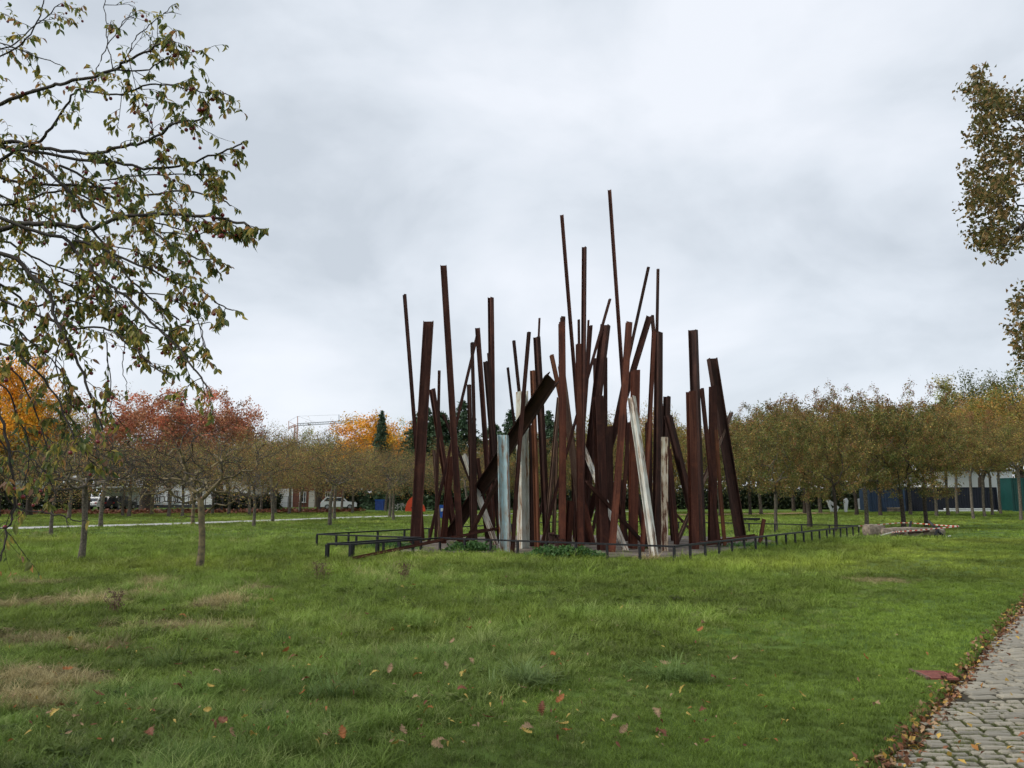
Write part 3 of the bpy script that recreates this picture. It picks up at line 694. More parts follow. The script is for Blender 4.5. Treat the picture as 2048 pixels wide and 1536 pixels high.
# far wood closing the horizon
rng = np.random.default_rng(88); n = 42000; t = rng.random(n)
X = -260 + 520 * t; top = 5.5 + 4.0 * vnoise(X, X * 0, 16, 3) + 2.0 * vnoise(X, X * 0, 5, 5)
C = np.stack([X, 165 + rng.normal(0, 4, n), rng.random(n) ** 0.8 * top], 1)
v, f, c = leaf_quads(rng, C, 0.95, [(0.055, 0.062, 0.022), (0.10, 0.085, 0.03), (0.035, 0.045, 0.018), (0.15, 0.095, 0.03)], [3, 2, 3, 1], 0.7)
tag(link('far_wood', np_mesh('far_wood', v, f, M['leaf'], c)), 'distant wood of mixed autumn trees closing the horizon', 'wood', kind='stuff')

# ------------------------------------------------------------------ the beams
bs = empty('beam_sculpture', (1.8, 25.5, 0.0))
tag(bs, 'thicket of tall rusty steel beams standing at odd angles inside a low fence', 'sculpture')
off = Vector((1.8, 25.5, 0.0))
slab = [(-3.4, 22.9), (-2.0, 22.4), (-0.4, 22.35), (1.5, 21.5), (3.0, 20.7), (4.3, 20.6), (5.4, 22.0), (7.4, 24.6), (9.4, 27.6), (9.2, 30.4), (6.0, 32.2), (1.0, 32.4), (-2.2, 30.2), (-3.9, 26.5)]
slab_s = []
for i in range(len(slab)):
    a = Vector(slab[i]); b2 = Vector(slab[(i + 1) % len(slab)])
    for k in range(8):
        q = a.lerp(b2, k / 8); slab_s.append((q.x + RNG.normal(0, .07), q.y + RNG.normal(0, .07)))
mb = MB(); n = len(slab_s)
mb.add([(x - off.x, y - off.y, 0.055) for x, y in slab_s] + [(x - off.x, y - off.y, -0.1) for x, y in slab_s], [tuple(range(n))] + [(i, (i + 1) % n, n + (i + 1) % n, n + i) for i in range(n)])
mb.build('concrete_base', M['concrete'], bs)
def in_poly(x, y, poly):
    x = np.asarray(x); y = np.asarray(y); c = np.zeros(x.shape, bool); j = len(poly) - 1
    for i in range(len(poly)):
        xi, yi = poly[i]; xj, yj = poly[j]
        c ^= ((yi > y) != (yj > y)) & (x < (xj - xi) * (y - yi) / (yj - yi + 1e-12) + xi); j = i
    return c
def ibeam(xt, yt, xb, yb, D, w, phi=30, r=1.4, mat='rust', Dt=None, label=None, channel=False, cut=0.0):
    A = P(xb, yb, D); Bp = P(xt, yt, D if Dt is None else Dt)
    ax = (Bp - A); ax.normalize()
    if A.z > -0.1 and abs(ax.z) > 0.25: A = A - ax * ((A.z + 0.12) / ax.z)
    L = (Bp - A).length
    wm = w * D / F; ph = R(phi); B = wm / (abs(math.cos(ph)) + r * abs(math.sin(ph))); H = B * r
    view = Vector((0 - (A.x + Bp.x) / 2, -D, 0)).normalized()
    n0 = (view - ax * view.dot(ax)).normalized(); s0 = ax.cross(n0).normalized()
    if s0.x < 0: s0 = -s0
    nrm = n0 * math.cos(ph) + s0 * math.sin(ph)          # flange normal
    sd = nrm.cross(ax).normalized()
    tf = max(0.012, H * 0.075); tw = max(0.009, B * 0.055)
    if channel: pr = [(-B/2, -H/2), (B/2, -H/2), (B/2, -H/2+tf), (-B/2+tw, -H/2+tf), (-B/2+tw, H/2-tf), (B/2, H/2-tf), (B/2, H/2), (-B/2, H/2)]
    else: pr = [(-B/2, -H/2), (B/2, -H/2), (B/2, -H/2+tf), (tw/2, -H/2+tf), (tw/2, H/2-tf), (B/2, H/2-tf), (B/2, H/2), (-B/2, H/2), (-B/2, H/2-tf), (-tw/2, H/2-tf), (-tw/2, -H/2+tf), (-B/2, -H/2+tf)]
    k = len(pr); rr = random.Random(int(xt * 7 + yt)); c1, c2 = rr.uniform(-.12, .12), rr.uniform(-.12, .12)
    nseg = 4; bend = rr.uniform(-.004, .004) * L
    vs_ = []
    for q in range(nseg + 1):
        f = q / nseg
        for x, y in pr:
            z = L * f + ((x * c1 + y * c2 + cut * x) if q == nseg else 0)
            vs_.append((x + bend * math.sin(math.pi * f), y, z))
    fs_ = [(q * k + i, q * k + (i + 1) % k, (q + 1) * k + (i + 1) % k, (q + 1) * k + i) for q in range(nseg) for i in range(k)]
    fs_.append(tuple(nseg * k + i for i in range(k)))
    o = MB().add(vs_, fs_).build('steel_beam', M[mat], bs)
    Mx = Matrix((sd, nrm, ax)).transposed().to_4x4(); Mx.translation = A - off
    o.matrix_local = Mx
    if label: o['label'] = label
    return o
BEAMS = [
 # xt, yt, xb, yb, D, w, phi, r, mat, Dt
 (809, 589, 846, 1086, 28, 8, 20, 1.3, 'rust', 28.5), (857, 643, 830, 1090, 25.4, 21.5, 86, 2.0, 'rust', 25.6), (887, 531, 921, 1092, 25.2, 13.5, 84, 1.5, 'rust', 25.4),
 (864, 778, 912, 1084, 28.5, 13, 40, 1.3, 'rust', 28), (878.5, 741, 871, 1085, 27, 6, 10, 1.2, 'rust_black', 27), (955, 668, 857, 1086, 27, 6.5, 20, 1.2, 'rust', 29),
 (903, 913, 886, 1087, 26.6, 13, 22, 1.2, 'rust_red', 26.8), (886, 828, 990, 1088, 30, 6, 30, 1.3, 'rust_black', 30), (944, 685, 951, 1086, 25.9, 7.5, 15, 1.2, 'rust_black', 26.2),
 (938, 769, 945, 1089, 25.2, 9, 35, 1.3, 'rust_black', 25.4), (955, 656, 984, 1082, 27, 10.5, 80, 1.5, 'rust', 27.2), (981.5, 595, 984, 1080, 28, 13, 40, 1.1, 'rust', 28.2),
 (971, 723, 1000, 1085, 26, 10.5, 50, 1.3, 'rust_black', 26.2), (977, 706, 1004, 1085, 26.9, 6.5, 30, 1.2, 'rust_black', 27), (1006, 870, 1011, 1104, 22.6, 23, 74, 1.45, 'paint_blue', 22.7),
 (1104, 757, 902, 1068, 28.6, 23, 80, 1.5, 'rust_black', 21.2), (1044, 783, 1047, 1101, 24.1, 25, -48, 1.35, 'paint_cream', 24.2), (1058, 664, 1025, 1104, 21.9, 8.5, 25, 1.2, 'rust', 22.0),
 (1027.5, 681, 1066, 1086, 28, 7, 15, 1.2, 'rust_black', 28), (1015.5, 735, 1058, 1086, 28.4, 5.5, 15, 1.2, 'rust_black', 28.4), (1073.5, 674, 1094, 1086, 26, 15, 48, 1.3, 'rust_black', 26.2),
 (1079, 636, 1060, 1080, 28.5, 4.5, 15, 1.2, 'rust', 28.6), (1065, 741, 1075, 1098, 23.8, 11, 58, 1.3, 'rust_orange', 24), (1063, 850, 1064, 1092, 25, 11, 20, 1.2, 'rust_black', 25),
 (1103, 710, 1180, 1085, 28, 9.5, 12, 1.2, 'rust_orange', 28.4), (1123.5, 646, 1123.5, 1100, 23.8, 14.5, 6, 1.2, 'rust_red', 24), (1125.5, 634, 1127, 1085, 26, 11, 12, 1.2, 'rust', 26.2),
 (1123.5, 430, 1176, 1088, 26.4, 8, 84, 1.2, 'rust', 26.8), (1168.5, 494, 1164, 1086, 25.6, 10.5, 62, 1.2, 'rust', 26), (1157, 688, 1161.5, 1104, 23.2, 12, 14, 1.2, 'rust_red', 23.5),
 (1157.5, 639, 1160, 1085, 29, 5.5, 12, 1.2, 'rust', 29), (1177, 640, 1160, 1085, 29.4, 4.5, 12, 1.2, 'rust', 29.4), (1182, 651, 1150, 1085, 28, 7, 15, 1.2, 'rust', 28),
 (1220, 598, 1084, 1086, 25.2, 6.5, 20, 1.2, 'rust', 26.8), (1211, 650, 1160, 1086, 26.6, 21, 62, 1.5, 'rust', 26.8), (1195, 793, 1206, 1103, 23.3, 24, 24, 1.1, 'rust', 23.5),
 (1211, 715, 1209, 1085, 28, 8, 20, 1.2, 'rust_black', 28), (1189, 717, 1196, 1085, 30, 7, 10, 1.2, 'rust_black', 30), (1219, 380, 1268, 1086, 27, 8, 84, 1.2, 'rust', 27.6),
 (1258, 645, 1223, 1108, 22.5, 14.5, 8, 1.2, 'rust_red', 23), (1297, 534, 1182, 1078, 30.5, 6.5, 12, 1.2, 'rust_black', 30), (1316, 538, 1308, 1085, 28, 6.5, 14, 1.2, 'rust_black', 28.4),
 (1299, 633, 1166, 1072, 27, 13, 80, 1.4, 'rust', 27), (1304, 631, 1346, 1085, 28.2, 8, 20, 1.2, 'rust_black', 28.2), (1308, 663, 1284, 1108, 22.6, 9.5, 25, 1.2, 'rust_red', 23.2),
 (1317, 665, 1312, 1101, 24.4, 18, 42, 1.2, 'rust_black', 25), (1271, 741, 1265.5, 1100, 24, 19, 14, 1.2, 'rust_red', 24.2), (1263, 794, 1309, 1119, 20.9, 17.5, 52, 1.3, 'paint_white', 22),
 (1329, 874, 1329, 1105, 22.9, 14, 4, 1.2, 'paint_flaky', 23), (1334, 793, 1328, 1085, 28, 15, 50, 1.2, 'rust_black', 28), (1336, 831, 1400, 1088, 26, 17, 48, 1.3, 'rust_black', 26.4),
 (1381.5, 783, 1388, 1100, 23.8, 20, 24, 1.1, 'rust_red', 24), (1386, 660, 1402, 1088, 25.7, 20, 66, 1.4, 'rust_black', 26), (1403.5, 777, 1438, 1090, 25.4, 9, 20, 1.2, 'rust', 25.6),
 (1426, 772, 1424, 1084, 26.2, 17, 16, 1.2, 'rust', 26.3), (1424, 717, 1482, 1078, 28.4, 22, -62, 1.3, 'rust_black', 28.6), (1432, 860, 1450, 1093, 25.2, 7.5, 15, 1.2, 'rust_orange', 25.4),
 (1463, 825, 1354, 1085, 26.2, 9, 40, 1.2, 'rust_grey', 29), (1528, 1038, 1519, 1091, 25.5, 8, 20, 1.2, 'rust_red', 25.5), (998, 958, 928, 1091, 25, 8.5, 20, 1.2, 'rust_black', 23.8),
 (929, 909, 992, 1090, 25.8, 12, 30, 1.3, 'paint_white', 26.4), (1141, 1002, 1134, 1100, 24, 15, 25, 1.2, 'rust_red', 24), (1122, 730, 1170, 1086, 26.8, 14, 6, 1.2, 'rust_grey', 27),
 (1160, 878, 1253, 1104, 23.2, 12, 45, 1.3, 'paint_white', 27), (1172, 963, 1286, 1086, 23.9, 8, 15, 1.2, 'rust', 22.7), (1217, 853, 1222, 1086, 27, 16, 10, 1.2, 'rust_black', 27),
 (1258, 845, 1242, 1086, 26, 8, 15, 1.2, 'rust', 26), (1118, 795, 1091, 1089, 25.4, 9, 40, 1.2, 'rust_grey', 25.6), (1113, 885, 1107, 1089, 26, 8, 70, 1.2, 'rust_grey', 26),
 (1168, 1008, 1185, 1090, 25.8, 12, 20, 1.2, 'rust_red', 26), (1264, 935, 1293, 1097, 24.6, 9, 20, 1.2, 'rust_black', 25), (1337, 898, 1353, 1087, 26, 11, 20, 1.2, 'rust', 26.2),
 (1331, 1006, 1388, 1068, 27.5, 5, 20, 1.2, 'rust_black', 27.5), (955, 917, 976, 1086, 27.6, 9, 30, 1.2, 'rust', 27.8), (1297, 845, 1296, 1086, 27.5, 14, 10, 1.1, 'rust_black', 27.5),
 (1238, 960, 1250, 1086, 28, 14, 40, 1.1, 'rust_black', 28), (1088, 1000, 1060, 1085, 27, 7, 30, 1.2, 'rust_black', 27), (1145, 900, 1150, 1086, 29, 9, 30, 1.2, 'rust_black', 29),
 (868, 900, 880, 1085, 29, 7, 30, 1.2, 'rust_grey', 29),
]
LB = {14: 'pale blue painted beam streaked with rust', 16: 'cream painted beam with a rust band', 47: 'leaning white beam with flaking paint, bright along its left edge', 48: 'short upright white beam speckled with rust', 60: 'white beam leaning behind the dark ones at left', 63: 'white beam lying back between the dark ones in the middle', 38: 'thinnest and tallest beam of all', 15: 'broad dark beam lying diagonally across the others'}
for i, bm_ in enumerate(BEAMS): ibeam(*bm_, label=LB.get(i))
ibeam(1002, 1055, 704, 1117, 19.6, 7, 60, 1.2, 'rust_red', 26.0, 'low beam lying almost flat towards the left spur of the fence')
ibeam(1512, 1072, 1402, 1088, 24.6, 9, 20, 1.2, 'rust_red', 26.5, 'beam lying flat at the right edge of the concrete')
ibeam(996, 1058, 940, 1064, 28, 6, 20, 1.2, 'rust', 27)
sc_ = MB()          # twisted scrap at the foot
for k, (x0, y0, x1, y1) in enumerate([(1098, 1067, 1110, 1066), (1108, 1070, 1118, 1072), (1112, 1079, 1128, 1080), (1100, 1068, 1103, 1100), (1112, 1070, 1115, 1100)]):
    sc_.bar(P(x0, y0, 23.6) - off, P(x1, y1, 23.4) - off, 0.10 if k > 2 else 0.06, 0.05)
sc_.build('bent_scrap', M['rust_black'], bs)

# ------------------------------------------------------------------ low black fence
FH = 0.41
def fp(x, ytop):
    u = (x - 1024.0) / F; v = -(ytop - 768.0) / F
    d = Vector((u, CP - v * SP, SP + v * CP)); s = (FH - CAMH) / d.z; return Vector((d.x * s, d.y * s, 0))
fA, fP1, fB, fC, fP2, fD, fE, fF_, fG = fp(634, 1068.5), fp(842, 1075.5), fp(655, 1088), fp(702, 1089), fp(880, 1076), fp(1348, 1093), fp(1717, 1051.5), fp(1401, 1044.7), fp(1150, 1042)
fence = empty('low_fence', (fD.x, fD.y, 0)); tag(fence, 'knee-high black steel railing zigzagging round the beams', 'fence')
pl = [fA, fP1, fB, fC, fP2, fD, fE, fF_, fG]; nseg = [5, 4, 1, 3, 8, 19, 6, 6, 12]
pm = MB().box((0, 0, FH / 2 - 0.03), (0.055, 0.055, FH + 0.02)).mesh('post', M['black_steel'])
pm2 = MB().box((0, 0, FH / 2 - 0.03), (0.085, 0.085, FH + 0.02)).mesh('post', M['black_steel'])
for i in range(len(pl)):
    a = pl[i]; b_ = pl[(i + 1) % len(pl)]; up = Vector((0, 0, FH + 0.001 * (i % 2)))
    MB().bar(a - fD + up - Vector((0, 0, fD.z)), b_ - fD + up, 0.06, 0.045).build('rail', M['black_steel'], fence)
    for k in range(nseg[i]):
        q = a.lerp(b_, k / nseg[i]); o = link('post', pm2 if (i in (2, 3) and k == 0 or i == 1 and k == 2) else pm, fence, (q.x - fD.x, q.y - fD.y, float(hgt(q.x, q.y)) - 0.02))
        o.rotation_euler = (0, 0, math.atan2(b_.y - a.y, b_.x - a.x))

# ------------------------------------------------------------------ grass
def blade_clump(seed, nb, h, spread, lean, w, seg=3):
    rng = np.random.default_rng(seed); vs_ = []; fs_ = []
    for k in range(nb):
        a = rng.random() * 6.28; rr = spread * math.sqrt(rng.random()); b0 = np.array([math.cos(a) * rr, math.sin(a) * rr, -0.012])
        da = rng.random() * 6.28; d = np.array([math.cos(da), math.sin(da), 0]); hh = h * rng.uniform(.55, 1.15); ln = lean * rng.uniform(.3, 1.4)
        sd = np.array([-d[1], d[0], 0]) * w * rng.uniform(.7, 1.2); base = len(vs_)
        for q in range(seg + 1):
            f = q / seg; c = b0 + np.array([0, 0, 1]) * hh * (f - 0.28 * ln * f * f) + d * hh * ln * f * f
            if q < seg: vs_ += [c - sd * (1 - f * .6), c + sd * (1 - f * .6)]
            else: vs_.append(c)
        for q in range(seg - 1): fs_.append((base + 2 * q, base + 2 * q + 1, base + 2 * q + 3, base + 2 * q + 2))
        q = seg - 1; fs_.append((base + 2 * q, base + 2 * q + 1, base + 2 * seg))
    me = bpy.data.meshes.new('blades'); me.from_pydata([tuple(v) for v in vs_], [], fs_); me.materials.append(M['grass'])
    return bpy.data.objects.new('grass_clump', me)
clumps = [blade_clump(1, 34, .055, .085, .8, .0026), blade_clump(2, 34, .065, .09, 1.0, .0026), blade_clump(3, 32, .14, .08, 1.1, .0026, 4), blade_clump(4, 36, .20, .06, 1.3, .0026, 4), blade_clump(5, 30, .10, .09, 1.3, .0028), blade_clump(6, 40, .05, .15, .9, .0045)]
_v = []; _f = []; _r = random.Random(8)      # a flat rosette of broad weed leaves
for k in range(14):
    a = _r.random() * 6.28; d = Vector((math.cos(a), math.sin(a), 0)); q = Vector((-d.y, d.x, 0)); L = _r.uniform(.03, .06); o_ = d * _r.uniform(0, .05); z = _r.uniform(.02, .05); b_ = len(_v)
    for t_, w_, zz in ((0, .004, 0), (.5, .013, .008), (.85, .009, .004), (1, .002, -.004)): _v += [tuple(o_ + d * L * t_ - q * w_ + Vector((0, 0, z + zz))), tuple(o_ + d * L * t_ + q * w_ + Vector((0, 0, z + zz)))]
    _f += [(b_ + 2 * i, b_ + 2 * i + 1, b_ + 2 * i + 3, b_ + 2 * i + 2) for i in range(3)]
_m = bpy.data.meshes.new('rosette'); _m.from_pydata(_v, [], _f); _m.materials.append(M['grass']); clumps.append(bpy.data.objects.new('weed_rosette', _m))
def scatter(n, r0, r1, power=1.0):
    """points in the wedge the camera can see, plus a margin"""
    u = RNG.random(n); d = np.sqrt(r0 * r0 + (r1 * r1 - r0 * r0) * u); t = (RNG.random(n) * 2 - 1) * 0.86
    return t * d, d
GXs, GYs, GS, GI, GT = [], [], [], [], []
dry = [(90, 1370, 1.0, .30), (360, 1258, .9, .32), (140, 1210, 1.1, .6), (20, 1215, .8, .5), (30, 1415, .5, .2), (250, 1195, .8, .45), (450, 1215, .6, .5), (1760, 1165, .8, .4), (1300, 1120, .6, .3), (40, 1290, .8, .3), (200, 1300, .4, .2), (520, 1180, .5, .3), (300, 1170, .6, .35), (80, 1170, .7, .4)]
dryw = [(G(x, y), a, b_) for x, y, a, b_ in dry]
def fields(X, Y):
    n1 = vnoise(X, Y, 1.3, 6); n2 = vnoise(X, Y, 0.42, 7); n3 = vnoise(X, Y, 5.0, 8)
    e = edge_x(Y) - X
    mown = np.clip((1.7 + 1.3 * n3 + 0.9 * n1 + 0.6 * n2 + 0.12 * Y - e) / 2.2, 0, 1) * (e > 0)         # short strip along the path
    dr = np.zeros_like(X)
    for p, a, b_ in dryw:
        q = ((X - p.x) / a) ** 2 + ((Y - p.y) / (b_ * 1.7)) ** 2; dr = np.maximum(dr, np.exp(-q * 0.9))
    dr = np.clip(dr * 1.5 - 0.75 * (1 - vnoise(X, Y, 0.22, 11)) - 0.35 * (1 - n2), 0, 1) * 1.25 + np.clip(n1 * .5 + n2 * .4 + vnoise(X, Y, .2, 12) * .3 - 0.68, 0, 1) * 1.5 * (X < 2 - 0.1 * Y) * np.clip((Y - 5) / 3, 0, 1)
    return n1, n2, n3, mown, np.clip(dr, 0, 1)
def add_grass(X, Y, s, mode):
    ok = ~in_path(X + 0.03, Y) & ~(in_poly(X, Y, slab) & (RNG.random(len(X)) > .02))
    ok &= ~((np.abs(X - dc.x + .05) < .17) & (np.abs(Y - dc.y + .03) < .22))
    ok &= ~((np.abs(X - 16.7) < 1.7) & (np.abs(Y - 32.1) < .55))
    for q_, wid in ((gp, 2.9), (sp_, 4.2)):
        yy = np.interp(X, [p.x for p in q_], [p.y for p in q_], left=-99, right=-99)
        ok &= ~((Y > yy - wid * .52 - .9) & (Y < yy + wid * .56 + .1))
    X, Y = X[ok], Y[ok]; n = len(X); n1, n2, n3, mown, dr = fields(X, Y)
    long_ = np.clip((n1 * .65 + n2 * .55 - .42) * 2.4, 0, 1) * (1 - mown) * np.clip(1.5 - Y / 16, 0.25, 1)
    r = RNG.random(n)
    idx = np.where(r < long_ * .10, 3, np.where(r < long_ * .42, 2, np.where(r < .25 + .3 * long_, 4, np.where(RNG.random(n) < .5, 0, 1))))
    if mode == 'far': idx = np.where(RNG.random(n) < .8, 5, 1)
    idx = np.where((RNG.random(n) < .05 * (n2 > .45)) & (idx < 5) & (Y < 14) & (mown < .4), 6, idx)
    idx = np.where((mown > .5) & (idx > 1) & (idx < 5) & (RNG.random(n) < .93), RNG.integers(0, 2, n), idx)
    near = np.clip((10.0 - Y) / 6.5, 0, 1)
    base = np.array([0.118, 0.178, 0.030])[None] * np.ones((n, 1))
    darkg = np.array([0.062, 0.112, 0.032]); mow = np.array([0.090, 0.146, 0.022]); straw = np.array([0.21, 0.185, 0.105]); pale = np.array([0.17, 0.20, 0.085]); yel = np.array([0.165, 0.205, 0.034])
    base = base * (1 - near[:, None] * .6) + darkg * near[:, None] * .6
    k = (long_ * .75)[:, None]; base = base * (1 - k) + darkg * k
    k = (mown * .8)[:, None]; base = base * (1 - k) + mow * k
    k = (np.clip(n3 * 1.6 - .65, 0, 1) * np.clip((Y - 8) / 6, 0, 1) * .75)[:, None]; base = base * (1 - k) + yel * k
    k = (RNG.random(n) < .10 + .10 * (Y < 10))[:, None] * (1 - mown[:, None]); base = np.where(k, base * .5 + pale * .5, base)
    k = (dr * (RNG.random(n) < dr * 1.1 + .06))[:, None]; k = np.clip(k * 1.3, 0, .92); base = base * (1 - k) + straw * k
    base = base * np.array([1.62, 1.50, 1.30]) * (0.58 + .84 * RNG.random((n, 1))) * (0.42 + .84 * n1[:, None] + .30 * n2[:, None])
    base = np.where((idx == 6)[:, None], base * .62, base)
    GXs.append(X); GYs.append(Y); GS.append(s * (0.75 + .5 * RNG.random(n)) * (1 - .25 * (mown > .5))); GI.append(idx); GT.append(base)
X, Y = scatter(21000, 3.6, 8.5); add_grass(X, Y, .95, 'near')
X, Y = scatter(25000, 8.5, 16); add_grass(X, Y, 1.2, 'near')
X, Y = scatter(24000, 16, 30); add_grass(X, Y, 1.8, 'near')
X, Y = scatter(24000, 30, 82); add_grass(X, Y, 2.5, 'far')
X = np.concatenate(GXs); Y = np.concatenate(GYs); S = np.concatenate(GS); I = np.concatenate(GI); TT = np.concatenate(GT)
for tx_, ty_, nn_, cl_ in ((820, 1248, 22, (.20, .29, .06)), (1350, 1362, 12, (.13, .20, .05)), (1060, 1378, 12, (.17, .24, .08)), (560, 1285, 7, (.11, .17, .04)), (320, 1340, 7, (.10, .15, .035)), (660, 1400, 7, (.10, .16, .04))):   # single long tufts
    g_ = G(tx_, ty_); X = np.concatenate([X, g_.x + RNG.normal(0, .16, nn_)]); Y = np.concatenate([Y, g_.y + RNG.normal(0, .13, nn_)]); S = np.concatenate([S, 1.0 + .5 * RNG.random(nn_)]); I = np.concatenate([I, np.full(nn_, 3)]); TT = np.concatenate([TT, np.array(cl_) * (.7 + .6 * RNG.random((nn_, 1)))])
# tufts in the joints of the near setts and ragged fringe along the path edge
nj = 3600; yj = 4.0 + 2.45 * RNG.random(nj); xj = edge_x(yj) + 0.05 + RNG.random(nj) * (0.3 + 2.2 * RNG.random(nj)); 
X = np.concatenate([X, xj]); Y = np.concatenate([Y, yj]); S = np.concatenate([S, .16 + .26 * RNG.random(nj)]); I = np.concatenate([I, RNG.integers(0, 2, nj)]); TT = np.concatenate([TT, np.array([.13, .15, .045]) * (0.5 + .8 * RNG.random((nj, 1)))])
Z = hgt(X, Y); Z[-nj:] = -0.012 + 0.05 * np.sin(np.clip((xj - edge_x(yj)) / PATHW, 0, 1) * math.pi) - .014
ng = len(X); gme = bpy.data.meshes.new('grass'); gme.vertices.add(ng); gme.vertices.foreach_set('co', np.stack([X, Y, Z], 1).astype(np.float32).ravel())
def pattr(me, name, typ, data, key): a = me.attributes.new(name, typ, 'POINT'); a.data.foreach_set(key, np.asarray(data).ravel())
pattr(gme, 'scl', 'FLOAT', S.astype(np.float32), 'value'); pattr(gme, 'idx', 'INT', I.astype(np.int32), 'value')
pattr(gme, 'rot', 'FLOAT_VECTOR', np.stack([RNG.normal(0, .12, ng), RNG.normal(0, .12, ng), RNG.random(ng) * 6.28], 1).astype(np.float32), 'vector')
tc4 = np.ones((ng, 4), np.float32); tc4[:, :3] = TT; pattr(gme, 'tint', 'FLOAT_COLOR', tc4, 'color')
grass = link('grass', gme); tag(grass, 'long and short autumn grass of the lawn', 'grass', kind='stuff')
nt = bpy.data.node_groups.new('grass_nodes', 'GeometryNodeTree')
nt.interface.new_socket('Geometry', in_out='INPUT', socket_type='NodeSocketGeometry'); nt.interface.new_socket('Geometry', in_out='OUTPUT', socket_type='NodeSocketGeometry')
gi = nt.nodes.new('NodeGroupInput'); go = nt.nodes.new('NodeGroupOutput'); jn = nt.nodes.new('GeometryNodeJoinGeometry')
def nattr(typ, nm):
    q = nt.nodes.new('GeometryNodeInputNamedAttribute'); q.data_type = typ; q.inputs[0].default_value = nm; return q.outputs[0]
asc, arot, aidx = nattr('FLOAT', 'scl'), nattr('FLOAT_VECTOR', 'rot'), nattr('INT', 'idx')
m2p = nt.nodes.new('GeometryNodeMeshToPoints'); nt.links.new(gi.outputs[0], m2p.inputs[0])
for k, co in enumerate(clumps):
    cmp_ = nt.nodes.new('FunctionNodeCompare'); cmp_.data_type = 'INT'; cmp_.operation = 'EQUAL'
    ia = [s_ for s_ in cmp_.inputs if s_.type == 'INT']; nt.links.new(aidx, ia[0]); ia[1].default_value = k
    oi = nt.nodes.new('GeometryNodeObjectInfo'); oi.inputs['Object'].default_value = co; oi.inputs['As Instance'].default_value = True
    ip = nt.nodes.new('GeometryNodeInstanceOnPoints')
    nt.links.new(m2p.outputs[0], ip.inputs['Points']); nt.links.new(cmp_.outputs[0], ip.inputs['Selection']); nt.links.new(oi.outputs['Geometry'], ip.inputs['Instance'])
    nt.links.new(arot, ip.inputs['Rotation']); nt.links.new(asc, ip.inputs['Scale']); nt.links.new(ip.outputs[0], jn.inputs[0])
nt.links.new(jn.outputs[0], go.inputs[0])
md = grass.modifiers.new('grass', 'NODES'); md.node_group = nt
# ------------------------------------------------------------------ leaves with a real shape
def leaf_template(kind, curl, seed):
    rng = random.Random(seed)
    if kind == 'ellipse':
        rows = [(0.0, 0.0), (0.22, 0.16), (0.5, 0.215), (0.78, 0.14), (1.0, 0.0)]
    vs_ = []; fs_ = []
    if kind == 'ellipse':
        idx = []
        for t, w in rows:
            z = -curl * (t - 0.15) ** 2
            if w == 0: vs_.append((0, t, z)); idx.append((len(vs_) - 1,) * 3)
            else:
                b = len(vs_); fold = 0.45 * w
                vs_ += [(-w, t + rng.uniform(-.02, .02), z + fold), (0, t, z), (w, t + rng.uniform(-.02, .02), z + fold * rng.uniform(.6, 1.3))]; idx.append((b, b + 1, b + 2))
        for a, b in zip(idx[:-1], idx[1:]):
            for k in range(2):
                f = []
                for q in (a[k], a[k + 1], b[k + 1], b[k]):
                    if q not in f: f.append(q)
                fs_.append(tuple(f))
    else:               # lobed oak leaf: outline as a fan round the midrib
        out_ = []
        n = 7
        for i in range(n * 2 + 1):
            t = i / (n * 2); w = math.sin(math.pi * min(1, t * 0.97 + .03)) ** 0.7 * 0.36 * (1.0 if i % 2 else 0.42) * rng.uniform(.85, 1.15)
            out_.append((w, t))
        mid = []
        for w, t in out_:
            z = -curl * (t - .3) ** 2; b = len(vs_); e = rng.uniform(-.02, .10)
            vs_ += [(-w, t + .10 * w, z + w * .3 + e), (0, t, z), (w, t + .10 * w, z + w * .3 - e)]; mid.append(b)
        for a, b in zip(mid[:-1], mid[1:]): fs_ += [(a, a + 1, b + 1, b), (a + 1, a + 2, b + 2, b + 1)]
    return vs_, fs_
def leaf_mesh(kind, curl, seed, col, mat='leaf'):
    vs_, fs_ = leaf_template(kind, curl, seed); me = bpy.data.meshes.new('leaf'); me.from_pydata(vs_, [], fs_); me.update()
    at = me.color_attributes.new('Col', 'FLOAT_COLOR', 'POINT'); rr = random.Random(seed)
    c = []
    for v in vs_: k = rr.uniform(.8, 1.2); c += [col[0] * k, col[1] * k, col[2] * k, 1]
    at.data.foreach_set('color', c); me.materials.append(M[mat]); return me
def frame(y, up):
    y = y.normalized(); x = y.cross(up)
    if x.length < 1e-4: x = Vector((1, 0, 0))
    x.normalize(); z = x.cross(y); return Matrix((x, y, z)).transposed()

